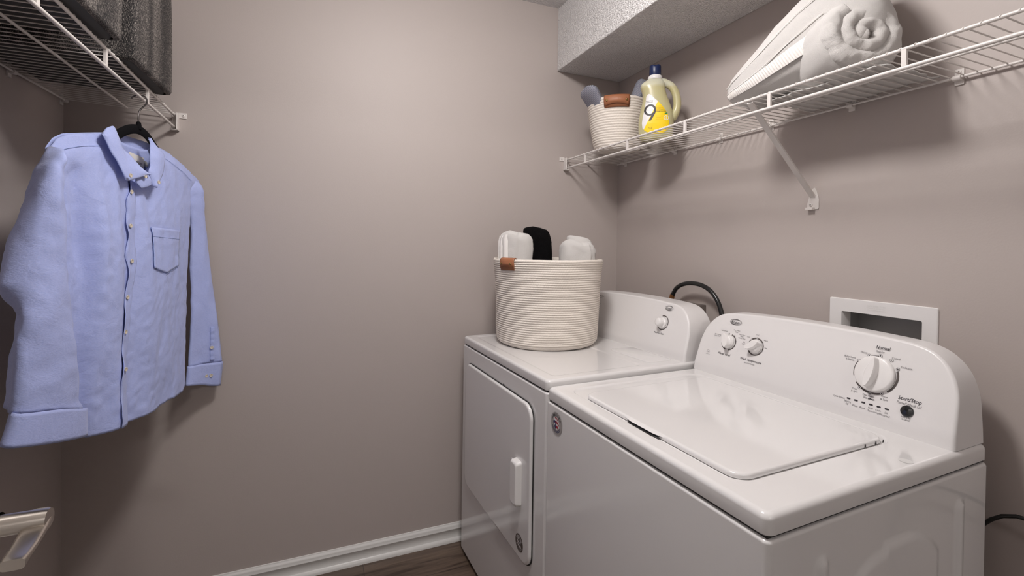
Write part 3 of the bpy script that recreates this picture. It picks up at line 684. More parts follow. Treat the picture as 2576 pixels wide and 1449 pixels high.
# ------------------------------------------------------------------ wire shelves
def wire_shelf(name, label, side, xw, depth, zf_top, zf_bot, zr, y_end, xmid, posts, spacing=0.0254):
    """side=-1: shelf on the right wall (front towards -x); +1: on the left wall"""
    t = thing(name, label, 'shelf', (xw, 0, zr))
    xf = xw+side*depth
    def loc(p): return Vector(p)-Vector((xw, 0, zr))
    y0 = -0.012
    def rail(nm, pts, r): return MB().tube([loc(p) for p in pts], r, 12).build(nm, WIRE, t)
    rail('front_rail', [(xf, y0, zf_top(y0)), (xf, y_end, zf_top(y_end))], .0038)
    rail('lower_rail', [(xf, y0, zf_bot(y0)), (xf, y_end, zf_bot(y_end))], .0042)
    rail('rear_rail', [(xw+side*.012, y0, zr), (xw+side*.012, y_end, zr)], .0032)
    ym = -0.056 if side > 0 else y0
    def zmid(y): tt = abs(xmid-xw)/depth; return lerp(zr, zf_top(y), tt)-.0055
    rail('middle_rail', [(xmid, ym, zmid(ym)), (xmid, y_end, zmid(y_end))], .0034)
    m = MB(); y = -0.020
    while y > y_end:
        zt = zf_top(y)
        m.tube([loc(p) for p in ((xw+side*.004, y, zr+.0030), (xw+side*.02, y, zr+.0035), (xf-side*.010, y, zt+.0040), (xf+side*.000, y, zt+.0044), (xf+side*.0034, y, zt+.0024), (xf+side*.0036, y, zt+.0005))], .00145, 7)
        y -= spacing
    m.build('wire_deck', WIRE, t)
    for py in posts:
        MB().box(xf-xw-.0035, xf-xw+.0035, py-.0048, py+.0048, zf_bot(py)-zr, zf_top(py)-zr).build('post', WIRE, t, bevel=.0008)
    # end bracket on the back wall
    b = MB(); zt, zb = zf_top(0)-zr, zf_bot(0)-zr; d = xf-xw
    b.box(d-.016*side if side < 0 else d-.010, d+.010 if side > 0 else d+.014, -.0035, 0, zb-.012, zt+.012)
    xs0, xs1 = sorted((d+side*.008, d+side*.0115)); b.box(xs0, xs1, -.030, 0, zb-.012, zt+.008)
    b.box(min(d-side*.010, d+side*.0115), max(d-side*.010, d+side*.0115), -.030, 0, zb-.012, zb-.0085)
    e0, e1 = sorted((d+side*.008, d+side*.034)); b.box(e0, e1, -.0035, 0, zt-.006, zt+.014)
    b.build('end_bracket', WIRE, t, bevel=.0012)
    MB().lathe([(.0045, 0), (.0045, .002), (.002, .003)], 12).xform(lambda p: Vector((d+side*.024+p.x, -.0035-p.z, zt+.004+p.y))).build('screw', WIRE, t)
    return t, loc
rs, rloc = wire_shelf('wire_shelf', 'white vinyl-coated wire shelf on the right wall above the washer and dryer', -1, 0.0, 0.3035, lambda y: 1.7208, lambda y: 1.6821, 1.7208, -1.925, -0.187, [-.181-.3106*i for i in range(6)])
cl = None
for y in (-.068, -.418, -.664, -.878, -1.137, -1.380, -1.63, -1.86):
    if cl is None:
        m = MB(); m.box(-.004, 0, -.009, .009, -.016, .022)
        m.tube([(-.012, -.008, -.001), (-.012, .008, -.001)], .0066, 14); m.box(-.012, -.002, -.007, .007, -.007, .0045)
        cl = m.build('wall_clip', WIRE, rs, bevel=.0008); cl.location = (0, y, 0)
        sc = MB().lathe([(.0042, 0), (.0042, .002), (.0018, .0028)], 12).xform(lambda p: Vector((-.004-p.z, p.x, .014+p.y))).build('clip_screw', WIRE, cl)
    else:
        c = copy_part(cl, rs, (0, y, 0)); copy_part(sc, c)
# diagonal brace
br = MB(); A, B = rloc((-.3035, -1.050, 1.7120)), rloc((-.004, -1.027, 1.470))
d_ = (B-A).normalized(); sd = Vector((0, 1, 0)); nn = d_.cross(sd).normalized(); sd = nn.cross(d_)
rg = []
for p in (A, B):
    rg.append([p+sd*x+nn*y for x, y in ((-.0085, -.001), (-.0085, .004), (-.0075, .004), (-.0065, .001), (.0065, .001), (.0075, .004), (.0085, .004), (.0085, -.001))])
br.loft(rg); brace = br.build('diagonal_brace', WIRE, rs, angle=30)
m = MB(); pts = [(-.016, -.038), (.016, -.038), (.018, -.034), (.018, -.008), (.010, .020), (.004, .028), (-.004, .024), (-.012, .004), (-.018, -.020), (-.018, -.034)]
m.loft([[(0-.0002-x_, -1.028-a, 1.470-1.7208+b) for a, b in pts] for x_ in (0, .003)]); m.build('brace_foot', WIRE, brace, angle=30)
MB().lathe([(.0048, 0), (.0048, .003), (.002, .004)], 12).xform(lambda p: Vector((-.003-p.z, -1.022+p.x, 1.446-1.7208+p.y))).build('screw', WIRE, brace)
MB().box(-.016, -.003, -1.034, -1.012, 1.430-1.7208, 1.438-1.7208).build('anchor_cap', WIRE, brace, bevel=.001)
ls, lloc = wire_shelf('wire_shelf', 'white vinyl-coated wire shelf on the left wall carrying the fabric bins', 1, -L, 0.305, lambda y: 1.745-0.025*y, lambda y: 1.704-0.022*y, 1.757, -1.10, -1.990, [-.297, -.593, -.89])
for y in (-.020, -.300, -.62, -.94):
    c = copy_part(cl, ls, (0, y, 0), (0, 0, pi)); copy_part(sc, c)

# ------------------------------------------------------------------ tweed bins on the left shelf
def tweed_bin(y0, y1, label, z0, xfr=-1.833, H=0.33):
    xr = -L+.02; t = thing('fabric_bin', label, 'storage bin', ((xr+xfr)/2, (y0+y1)/2, z0), 0, 'tweed bins on the left shelf')
    hx, hy = (xfr-xr)/2, (y1-y0)/2
    rings = []
    for ins, z in ((.012, .0), (.003, .0035), (0, .010), (-.001, .12), (.0, .24), (.003, H)): rings.append(rrect(-hx+ins, hx-ins, -hy+ins, hy-ins, .014, z, 5))
    for ins, z in ((.008, H), (.008, .01)): rings.append(rrect(-hx+ins, hx-ins, -hy+ins, hy-ins, .010, z, 5))
    MB().loft(rings, True, False, True).build('fabric_body', TWEED, t, angle=60)
    m = MB(); rg = []
    for k_ in range(9):   # dark board bottom, gently sagging
        y = lerp(-hy+.012, hy-.012, k_/8); sag = -.0010*(1-(2*k_/8-1)**2)
        rg.append([(-hx+.012, y, .0045+sag), (hx-.006-.012*abs(2*k_/8-1)**3, y, .0045+sag), (hx-.012-.012*abs(2*k_/8-1)**3, y, .0005+sag), (-hx+.012, y, .0005+sag)])
    m.loft(rg); m.build('bottom_board', FELT, t, angle=40)
tweed_bin(-.520, -.190, 'dark tweed fabric bin on the left shelf, nearest the back wall', 1.7645)
tweed_bin(-.945, -.600, 'dark tweed fabric bin on the left shelf, partly cut off by the picture edge', 1.7755)

# ------------------------------------------------------------------ rope baskets
def rope_basket(label, loc, prof, coil, nseg, handle_ang, hw, oval=1.0, seed=0, drop=.030):
    t = thing('rope_basket', label, 'basket', loc, 0, 'coiled cotton rope baskets')
    H = prof[-1][0]; n = int(round(H/coil)); coil = H/n; rings = []; uvr = []
    def rr_(z): return interp(prof, z)
    def pt(r, a, z):
        w = 1+.010*fbm(cos(a)*2+seed, sin(a)*2, z*8)
        return (r*w*cos(a), r*w*sin(a)*oval, z+.0022*fbm(cos(a)*1.5, sin(a)*1.5, seed+z*5))
    rb = rr_(0)
    rings.append([(.001*cos(2*pi*j/nseg), .001*sin(2*pi*j/nseg), .001) for j in range(nseg)])
    rings.append([pt(rb*.9, 2*pi*j/nseg, .0) for j in range(nseg)])
    for i in range(n):
        for k_ in range(6):
            tt = k_/6; z = coil*(i+tt); r = rr_(z)-.0026+.0040*sqrt(max(0, 1-(2*tt-1)**2))
            z2 = z
            rings.append([pt(r, 2*pi*j/nseg, z2) for j in range(nseg)])
    th = coil*.8
    rt = rr_(H)
    for dr_, dz in ((-.001, .0), (-th*.3, .003), (-th*.7, .003), (-th, 0), (-th, -.02), (-th, -.05), (-th, -.08), (-th, -.11)): rings.append([pt(rr_(H+min(0, dz))+dr_, 2*pi*j/nseg, H+dz) for j in range(nseg)])
    rings.append([pt(rr_(H*.4)-th, 2*pi*j/nseg, H*.4) for j in range(nseg)]); rings.append([pt(rb*.8, 2*pi*j/nseg, .012) for j in range(nseg)])
    mb = MB().loft(rings, True, True, True)
    mb.build('woven_body', ROPE, t, angle=180, uv=lambda i, co: (atan2(co.y, co.x)*rt*95, co.z*42))
    for ang in handle_ang:
        hnd = None
        ca = ang
        def hp_(u, z, o):   # u along the rim (metres), o outward
            a = ca+u/rt; r = rr_(min(z, H))+o; return ((r)*cos(a), (r)*sin(a)*oval, z)
        rows = []
        for i in range(13):
            u = lerp(-hw/2, hw/2, i/12); arch = .0045*(1-(2*i/12-1)**2)
            rows.append([hp_(u, H-drop-.008+arch*2.2, .005+arch*1.2), hp_(u, H-drop*.5, .0065+arch), hp_(u, H-.002, .005), hp_(u, H+.0045, .001), hp_(u, H+.006, -.006), hp_(u, H+.003, -.013), hp_(u, H-drop*.6, -.0145), hp_(u, H-drop, -.0145)])
        hnd = MB().grid(rows).build('leather_handle', LEATHER, t, angle=60, solid=.0022)
        rows = []
        for i in range(13):
            u = lerp(-hw/2, hw/2, i/12)
            rows.append([hp_(u, H-drop-.013, .0035), hp_(u, H-drop*.7, .0045), hp_(u, H-drop*.4, .0045)])
        MB().grid(rows).build('leather_backing', LEATHER, hnd, angle=60, solid=.0015)
        for u in (-hw/2+.014, hw/2-.014):
            a = ca+u/rt; r = rr_(H)+.0095; c = Vector((r*cos(a), r*sin(a)*oval, H-drop*.55)); o_ = Vector((cos(a), sin(a), 0)); tt_ = Vector((-sin(a), cos(a), 0))
            MB().loft([[c+tt_*rr2*cos(2*pi*j/14)+Vector((0, 0, rr2*sin(2*pi*j/14)))+o_*h for j in range(14)] for rr2, h in ((.0048, -.003), (.0048, .001), (.0036, .0022), (.0004, .0028))], True, False, True).build('rivet', BRASS, hnd)
    return t
rope_basket('large cream coiled rope basket with tan leather handles, standing on the dryer', (-.534, -.282, .9187-.0012),
            [(0, .186), (.008, .197), (.02, .2035), (.06, .207), (.16, .210), (.25, .214), (.31, .2195), (.335, .222)], .0084, 128, (radians(200), radians(20)), .076, seed=1.3, drop=.026)
rope_basket('small cream coiled rope basket with a tan leather handle, on the right wire shelf', (-.190, -.262, 1.7275),
            [(0, .085), (.008, .097), (.03, .1045), (.10, .118), (.16, .127), (.205, .133)], .0103, 96, (radians(233),), .104, seed=4.1, drop=.032)

# ------------------------------------------------------------------ towels
def blob_rings(path, n=40, sq=2.6, amp=.004, fr=14, seed=0, detail=3):
    """loft of super-ellipse sections; path rows: centre, axis_u, axis_v, a, b"""
    rings = []
    for c, U, V, a, b in path:
        R = []
        for j in range(n):
            t = 2*pi*j/n; cx, cy = cos(t), sin(t)
            x = a*abs(cx)**(2/sq)*(1 if cx > 0 else -1); y = b*abs(cy)**(2/sq)*(1 if cy > 0 else -1)
            p = Vector(c)+Vector(U)*x+Vector(V)*y
            w = amp*noise.fractal(p*fr+Vector((seed, 0, 0)), 1.0, 2.0, detail)
            R.append(p+(p-Vector(c)).normalized()*w)
        rings.append(R)
    return rings
def upright_towel(label, loc, a, b, top, z0, mt, bandm, rz, lean=(0, 0), seed=0, bands=True, spiral=False, taper=.93):
    t = thing('rolled_towel', label, 'towel', loc, rz, 'rolled towels standing in the basket')
    X, Yv = (1, 0, 0), (0, 1, 0); path = []
    H = top-z0
    zs = [0, .05, .12, .20, H-.07, H-.045, H-.028, H-.015, H-.007, H-.002]; sc = [.93, 1, 1, 1.0, 1.0, .985, .95, .86, .70, .45]
    for z, s_ in zip(zs, sc):
        k_ = z/H; path.append(((lean[0]*k_+.004*sin(z*9+seed), lean[1]*k_, z), X, Yv, a*s_*lerp(1, taper, k_)*(1+.02*sin(z*14+seed)), b*s_*lerp(1, taper, k_)))
    fine = []
    for i in range(len(path)-1):
        st = 3 if i > 3 else 4
        for k_ in range(st):
            q = k_/st; p, r = path[i], path[i+1]
            fine.append((Vector(p[0]).lerp(Vector(r[0]), q), X, Yv, lerp(p[3], r[3], q), lerp(p[4], r[4], q)))
    fine.append(path[-1])
    a0 = radians(262 if bands else 300)
    def wrap(p):    # overlapping outer layer of the roll and a slightly slumped top
        an = (atan2(p.y, p.x)-a0-p.z*.9) % (2*pi); k2 = 1+.075*(an/(2*pi)-.5)*smooth01(p.z/.1)
        tz = smooth01((p.z-(H-.06))/.05)
        return Vector((p.x*k2, p.y*k2, p.z+tz*(-.10*p.x+.010*fbm(p.x*22+seed, p.y*22, 3)-.006*smooth01(1-an/.5))))
    MB().loft(blob_rings(fine, 72, 2.2, .0075, 15, seed)).xform(wrap).build('towel_body', mt, t, angle=180)
    if bands:   # hemmed layers down one side of the roll
        for q, (an, w_, o_) in enumerate(((203, .014, .0045), (222, .012, .0040), (241, .015, .0040))):
            rows = []
            for i in range(15):
                z = lerp(.08, H-(.020 if bandm is BANDW else .045), i/14); k_ = z/H; s_ = interp(list(zip(zs, sc)), z)*lerp(1, taper, k_); R = []
                for j in range(5):
                    th = radians(an)+(j/4-.5)*w_/a*1.6; cx, cy = cos(th), sin(th)
                    rr_ = (abs(cx)**2.2+abs(cy)**2.2)**(-1/2.2)
                    ofs = o_+.0015-.004*(abs(j-2)/2)**2
                    R.append(tuple(wrap(Vector((lean[0]*k_+.004*sin(z*9+seed)+(a*s_*(1+.02*sin(z*14+seed))*rr_+ofs)*cx, lean[1]*k_+(b*s_*rr_+ofs)*cy, z)))))
                rows.append(R)
            MB().grid(rows).build('hem_band', bandm, t, angle=180)
    if spiral:  # inner coil rising from the top of the roll
        m = MB().loft(blob_rings([((lean[0]*1+.006, lean[1]+.02, H-.04), X, Yv, a*.66, b*.62), ((lean[0]+.004, lean[1]+.02, H-.004), X, Yv, a*.64, b*.6), ((lean[0]+.000, lean[1]+.02, H+.006), X, Yv, a*.60, b*.57), ((lean[0]-.003, lean[1]+.02, H+.0115), X, Yv, a*.50, b*.50), ((lean[0]-.004, lean[1]+.02, H+.0150), X, Yv, a*.34, b*.38), ((lean[0]-.004, lean[1]+.02, H+.0160), X, Yv, a*.1, b*.1)], 40, 2.0, .006, 20, seed+5)).xform(lambda p: Vector((p.x, p.y, p.z-.14*p.x)))
        m.build('inner_coil', mt, t, angle=180)
BASEZ = .9187+.02
upright_towel('white rolled towel with hem bands, leftmost in the large basket', (-.652, -.238, BASEZ), .074, .060, 1.364, BASEZ, TERRY, BANDW, radians(-32), (0, 0), 1)
upright_towel('black rolled towel in the middle of the large basket', (-.520, -.168, BASEZ), .066, .048, 1.385, BASEZ, TERRYB, BANDB, radians(-32), (-.004, .0), 7)
upright_towel('white rolled towel with its coil showing, rightmost in the large basket', (-.420, -.330, BASEZ), .082, .066, 1.333, BASEZ, TERRY, BANDW, radians(-32), (-.0, .0), 13, bands=False, spiral=True)

def axis_frame(ax):
    ax = Vector(ax).normalized(); up = Vector((0, 0, 1)); U = ax.cross(up).normalized(); V = U.cross(ax).normalized(); return ax, U, V
# towel roll whose coiled end faces the doorway
rt_ = thing('rolled_towel', 'white towel roll with its coiled end facing the doorway, on the right wire shelf', 'towel', (-.20, -1.20, 1.7265), 0, 'white towels on the right shelf')
def lc(p): return Vector(p)-Vector((-.20, -1.20, 1.7265))
near, far = Vector((-.215, -1.292, 1.8215)), Vector((-.085, -1.040, 1.797))
ax, U, V = axis_frame(far-near)
path = []
Ln = (far-near).length
for q, s_ in ((0.0, .60), (.008, .80), (.03, .93), (.08, 1.0), (.25, 1.0), (.5, .97), (.75, .93), (.93, .86), (.985, .7), (1.0, .4)):
    c = near.lerp(far, q); path.append((lc(c), U, V, .098*s_, .091*s_*lerp(1, .9, q)))
MB().loft(blob_rings(path, 64, 2.15, .006, 20, 3)).build('towel_body', TERRY, rt_, angle=180)
# coil on the end face: thick spiral ridge
pts, rad = [], []
for i in range(150):
    t = i/149; a = -t*2*pi*2.35+radians(250); r = .010+.067*t
    wob = 1+.06*fbm(cos(a)*2, sin(a)*2, t*3)
    pts.append(near-ax*(.006-.012*t*t+.004*fbm(a, 0, 1))+U*r*wob*cos(a)+V*r*wob*.90*sin(a)); rad.append(lerp(.0165, .0212, t)*(1+.08*fbm(a*1.7, 4, 0)))
pts = resample(pts, 420); rad = [rad[min(149, int(i*149/419))] for i in range(420)]; m = MB().tube([lc(p) for p in pts], rad, 30)
for i_, v_ in enumerate(m.v):
    p = Vector(v_); m.v[i_] = tuple(p+Vector((noise.noise(p*60), noise.noise(p*60+Vector((9, 0, 0))), noise.noise(p*60+Vector((0, 9, 0)))))*.0019+Vector((noise.noise(p*220), noise.noise(p*220+Vector((9, 0, 0))), noise.noise(p*220+Vector((0, 9, 0)))))*.0008)
m.build('coiled_end', TERRY, rt_, angle=180)
# ribbed hem and loose flap under / beside the roll
rows = []
for i in range(34):
    q = i/33; a0 = radians(-38+74*0); R = []
    for j in range(15):
        aa = radians(-60+66*j/14); r = 1+.018*(i % 2)
        R.append(lc(near+ax*(.024+q*.09)+U*(.0985*r*cos(aa))+V*(.0920*r*sin(aa))))
    rows.append(R)
MB().grid(rows).build('ribbed_hem', BANDW, rt_, angle=180)
rows = []
for i in range(26):
    q = i/25; y = lerp(-1.345, -1.03, q); R = []
    for j in range(20):
        x = lerp(-.225, -.020, j/19); wv = .006*fbm(x*26, y*20, 2)+.004*fbm(x*60, y*50, 7)
        R.append(lc((x+.012*fbm(y*18, 3), y+.014*fbm(x*30, 5), 1.7305+max(0, wv))))
    rows.append(R)
MB().grid(rows).build('loose_flap', TERRY, rt_, angle=180, solid=.003)
# the second towel leaning across behind it
t2 = thing('folded_towel', 'white folded bath towel with a ribbed border, leaning behind the towel roll on the shelf', 'towel', (-.17, -1.08, 1.7265), 0, 'white towels on the right shelf')
def l2(p): return Vector(p)-Vector((-.17, -1.08, 1.7265))
st = [  # centre, half width (across), half height, tilt of the section
    ((-.205, -.935, 1.7680), .060, .024), ((-.205, -.942, 1.7690), .078, .034), ((-.200, -.965, 1.7780), .086, .045), ((-.196, -1.01, 1.7960), .090, .062), ((-.190, -1.06, 1.820), .092, .080),
    ((-.182, -1.11, 1.846), .094, .098), ((-.172, -1.16, 1.872), .094, .112), ((-.162, -1.215, 1.898), .092, .120), ((-.152, -1.26, 1.918), .088, .118), ((-.146, -1.285, 1.928), .070, .100), ((-.143, -1.295, 1.932), .040, .06)]
path = []
Pc = [Vector(s_[0]) for s_ in st]
for i, (c, a, b) in enumerate(st):
    tdir = (Pc[min(i+1, len(st)-1)]-Pc[max(0, i-1)]).normalized(); U2 = Vector((1, 0, 0)); U2 = (U2-tdir*U2.dot(tdir)).normalized(); V2 = tdir.cross(U2).normalized()
    if V2.z < 0: V2 = -V2
    path.append((l2(c), U2, V2, a, b))
MB().loft(blob_rings(path, 64, 2.5, .005, 18, 11)).build('towel_body', TERRY, t2, angle=180)
def on_t2(q, th, o):
    f_ = q*(len(path)-1); i = min(int(f_), len(path)-2); k_ = f_-i; p, r = path[i], path[i+1]
    c = p[0].lerp(r[0], k_); U_, V_ = p[1].lerp(r[1], k_).normalized(), p[2].lerp(r[2], k_).normalized(); a, b = lerp(p[3], r[3], k_)+o, lerp(p[4], r[4], k_)+o
    cx, cy = cos(th), sin(th)
    return c+U_*a*abs(cx)**.8*(1 if cx > 0 else -1)+V_*b*abs(cy)**.8*(1 if cy > 0 else -1)
rows = []
for i in range(150):
    q = lerp(.07, .66, i/149)
    rows.append([on_t2(q, radians(191+j*5.0), .0035+(.0016 if i % 3 == 0 else 0)) for j in range(5)])
MB().grid(rows).build('ribbed_border', BANDW, t2, angle=60)
for th_ in (-5, 16):
    MB().tube([on_t2(lerp(.05, .68, i/40), radians(180-th_+4*sin(i/9)), .0022) for i in range(41)], .0012, 6).build('seam', BANDW, t2)

# ------------------------------------------------------------------ striped cloths in the small basket
def cone_cloth(label, base, tip, r0_, r1_, seed, sq=.62):
    t = thing('striped_cloth', label, 'cloth', base, 0, 'striped cloths in the small basket')
    base, tip = Vector(base), Vector(tip); ax, U, V = axis_frame(tip-base); Lc = (tip-base).length; rings = []
    for i in range(26):
        q = i/25; r = lerp(r0_, r1_, min(1, q*1.1)); endk = sqrt(max(0.02, 1-max(0, (q-.86)/.14)**2)); R = []
        for j in range(44):
            a = 2*pi*j/44; w = 1+.13*sin(a*3+seed+q*2)+.06*fbm(cos(a)*2+seed, sin(a)*2, q*4)
            R.append(ax*q*Lc+U*r*w*endk*cos(a)+V*r*w*endk*sq*sin(a))
        rings.append(R)
    n = 44
    MB().loft(rings).build('cloth_body', STRIPE, t, angle=180, uv=lambda i, co: ((i % n)/n, (i//n)/25*Lc*60))
cone_cloth('blue and white striped cloth at the left side of the small basket', (-.205, -.262, 1.80), (-.352, -.262, 1.992), .034, .060, 1, .42)
cone_cloth('blue and white striped cloth at the right side of the small basket beside the bottle', (-.185, -.275, 1.80), (-.098, -.325, 2.034), .038, .062, 3, .45)

# ------------------------------------------------------------------ softener bottle
bt = thing('softener_bottle', 'clear bottle of yellow fabric softener with a navy cap and handle, on the right shelf', 'bottle', (-.180, -.500, 1.7275), radians(-37))
# left and right outline (x) and half depth at each height
BP = [(0.0, -.046, .056, .030), (.004, -.053, .063, .036), (.012, -.058, .068, .040), (.03, -.0615, .0705, .043), (.06, -.0630, .0715, .045), (.09, -.0615, .0705, .045), (.12, -.056, .064, .043), (.15, -.0495, .054, .040), (.17, -.0475, .046, .038), (.19, -.050, .040, .0375), (.205, -.055, .0365, .037), (.214, -.0575, .0365, .036), (.222, -.0560, .037, .034), (.230, -.048, .034, .030), (.238, -.036, .028, .025), (.244, -.026, .022, .022)]
def b_at(z):
    for i in range(len(BP)-1):
        if z <= BP[i+1][0]:
            t = (z-BP[i][0])/(BP[i+1][0]-BP[i][0]); return [lerp(BP[i][k_], BP[i+1][k_], t) for k_ in (1, 2, 3)]
    return BP[-1][1:]
rings = []
for i in range(60):
    z = .244*(i/59)**1.0 if i > 3 else .012*i/3.0*.9; xl, xr, dp = b_at(z); cx, hw_ = (xl+xr)/2, (xr-xl)/2
    rings.append([(cx+hw_*abs(cos(a))**.78*(1 if cos(a) > 0 else -1), dp*abs(sin(a))**.85*(1 if sin(a) > 0 else -1), z) for a in [2*pi*j/56+.001 for j in range(56)]])
body = MB().loft(rings).build('bottle_body', BOTTLE, bt, angle=70)
hh = [(.006, 0, .230), (.028, 0, .2285), (.046, 0, .222), (.060, 0, .212), (.073, 0, .192), (.081, 0, .165), (.083, 0, .140), (.080, 0, .118), (.072, 0, .100), (.060, 0, .085)]
MB().tube(resample(catmull(hh), 28), [.0165]*5+[.0150]*18+[.0152, .016, .017, .018, .018], 18).build('bottle_handle', BOTTLE, body, angle=180)
MB().lathe([(.026, .240), (.0275, .243), (.0275, .250), (.024, .256), (.020, .257)], 40, c=(-.002, 0, 0), cap0=True, cap1=True).build('collar', PLASTIC, bt)
capm = MB().lathe([(.0215, .256), (.0225, .258), (.0218, .292), (.0205, .2965), (.018, .298)], 40, c=(-.002, 0, 0), cap0=True)
for i_, (x, y, z) in enumerate(capm.v):
    if z > .288: capm.v[i_] = (x, y, z-.0055*max(0, 1-abs(x+.002)/.012)*(1 if z > .29 else .3))
k_ = len(capm.v)-40; capm.f.append(tuple(range(k_, k_+40))); capm.build('cap', NAVY, bt, angle=50)
def front_y(x, z, o=.0009):
    xl, xr, dp = b_at(z); cx, hw_ = (xl+xr)/2, (xr-xl)/2; u = max(-.999, min(.999, (x-cx)/hw_)); c_ = abs(u)**(1/.78); s_ = sqrt(max(0, 1-c_*c_)); return -(dp*s_**.85+o)
LL = [(.020, -.006), (.024, -.022), (.032, -.037), (.045, -.0475), (.065, -.0500), (.09, -.0465), (.12, -.040), (.15, -.0365), (.168, -.0350), (.174, -.031), (.177, -.027)]
LR = [(.020, .020), (.026, .037), (.04, .048), (.065, .0515), (.085, .0490), (.105, .040), (.125, .027), (.145, .010), (.160, -.006), (.170, -.016), (.177, -.024)]
def split(z): return interp([(.020, -.060), (.032, -.046), (.146, .009), (.2, .040)], z)
for nm, mt_, side_ in (('label_white_part', LWHITE, 0), ('label_yellow_part', YELLOW, 1)):
    rows = []
    for i in range(60):
        z = lerp(.0205, .1765, i/59); xl, xr = interp(LL, z), interp(LR, z); s_ = max(xl, min(xr, split(z)))
        a, b = (xl, s_) if side_ == 0 else (s_, xr)
        rows.append([(x, front_y(x, z), z) for x in [lerp(a, b, j/12) for j in range(13)]])
    MB().grid(rows).build(nm, mt_, body, angle=180)
def onb(mb, shape, x, z, o=.0014):
    vs, fs = shape; mb.add([(x+a, front_y(x+a, max(.001, z+b), o), z+b) for a, b in vs], fs)
m = MB(); onb(m, arc_band(.0150, .0225, 0, 360, 40), -.020, .112)
m9 = [(.0022, .1085), (.0025, .1060), (-.0020, .0960), (-.0135, .0735), (-.0180, .0715), (-.0240, .0730), (-.0180, .0850), (-.0115, .0960), (-.0100, .1010), (-.006, .1025)]
rt9 = resample([(.0025, .1120, 0), (.0022, .1060, 0), (-.0030, .0940, 0), (-.0130, .0765, 0), (-.0185, .0700, 0)], 14); lf9 = resample([(-.0050, .1120, 0), (-.0062, .1070, 0), (-.0110, .0965, 0), (-.0200, .0800, 0), (-.0255, .0722, 0)], 14)
for q in range(13): m.add([(p.x, front_y(p.x, p.y, .0014), p.y) for p in (lf9[q], rt9[q], rt9[q+1], lf9[q+1])], [(0, 1, 2, 3)])
onb(m, text_mesh('ELEMENTS', .019, .0018), -.020, .112); onb(m, text_mesh('PURIFYING', .026, .0032, .01), -.0225, .1490); onb(m, text_mesh('SOFTENER', .026, .0032, .01), -.0225, .1435)
onb(m, text_mesh('DETOXIFYING', .034, .0030, .02), .0195, .1100); onb(m, text_mesh('YOUR CLOTHES', .037, .0030, .02), .0210, .1050)
onb(m, text_mesh('67 FL OZ', .014, .0035), -.018, .0450); onb(m, text_mesh('(2.09 QT)', .014, .0028), -.018, .0400)
m.build('label_lettering', INK, body, smooth=False)
m = MB(); onb(m, text_mesh('VINEGAR', .022, .0030), .0140, .1260); onb(m, text_mesh('POWERED', .026, .0030), .0160, .1205); onb(m, text_mesh('CLEAN-LIKE', .030, .0030), .0180, .1150)
onb(m, text_mesh('LEMON FRUIT', .018, .0018), .012, .0820); onb(m, text_mesh('EUCALYPTUS & CEDAR', .026, .0014), .016, .0750)
for a in range(0, 360, 30):
    onb(m, poly2([(cos(radians(a))*.004, sin(radians(a))*.004), (cos(radians(a+6))*.004, sin(radians(a+6))*.004), (cos(radians(a+3))*.008, sin(radians(a+3))*.008)]), .028, .088)
m.build('label_gold_lettering', GOLDINK, body, smooth=False)
m = MB(); onb(m, arc_band(.0075, .0095, 0, 360, 30), .0405, .0800); onb(m, poly2([(-.001, -.008), (.001, -.008), (.001, .008), (-.001, .008)]), .0405, .0800); m.build('label_lemon', LWHITE, body, smooth=False)
m = MB(); onb(m, poly2([(-.007, .002), (.000, .006), (.005, .005), (.003, -.001), (-.002, -.001)]), .0400, .0945); m.build('label_leaf', LGREEN, body, smooth=False)

# ------------------------------------------------------------------ hanger and shirt
HK = Vector((-1.869, -.35, 0)); TH = radians(74.287); S0 = .317
def phi(s): return lerp(TH, radians(4), smooth01((s-(S0-.05))/.10))
TAB = []; p_ = HK+Vector((cos(TH), sin(TH), 0))*(-.6)
for i in range(601):
    s_ = -.6+i*.002; TAB.append(p_.copy()); p_ = p_+Vector((cos(phi(s_)), sin(phi(s_)), 0))*.002
def Sp(s, z, o):
    f_ = (s+.6)/.002; i = max(0, min(599, int(f_))); P_ = TAB[i].lerp(TAB[min(600, i+1)], f_-i); a = phi(s)
    P_ = P_+Vector((sin(a), -cos(a), 0))*o; P_.z = z; return P_
hg = thing('clothes_hanger', 'black velvet hanger hooked over the front rail of the left shelf', 'hanger', (HK.x, HK.y, 1.63))
def lh(p): return Vector(p)-Vector((HK.x, HK.y, 1.63))
arm = [(-.235, 1.520), (-.20, 1.534), (-.15, 1.553), (-.11, 1.574), (-.075, 1.597), (-.045, 1.612), (-.012, 1.619), (.018, 1.6135), (.042, 1.600), (.066, 1.582), (.10, 1.562), (.15, 1.546), (.20, 1.533), (.24, 1.520)]
P = resample(catmull([(a, b, 0) for a, b in arm]), 50); rings = []
for i, p in enumerate(P):
    t = (P[min(49, i+1)]-P[max(0, i-1)]).normalized(); nn = Vector((-t.y, t.x, 0)); h = .0130 if 6 < i < 43 else .009
    rings.append([lh(Sp(p.x+nn.x*h*cos(a), p.y+nn.y*h*cos(a), .0035*sin(a))) for a in [2*pi*j/12 for j in range(12)]])
MB().loft(rings).build('hanger_body', VELVET, hg)
MB().lathe([(.0068, -.012), (.0075, -.004), (.0065, .002), (.0055, .008), (.003, .010)], 16, c=(0, 0, 0), cap0=True, cap1=True).xform(lambda p: lh(Sp(-.010, 1.6315+p.z, 0))+Vector((p.x, p.y, 0))).build('neck', VELVET, hg)
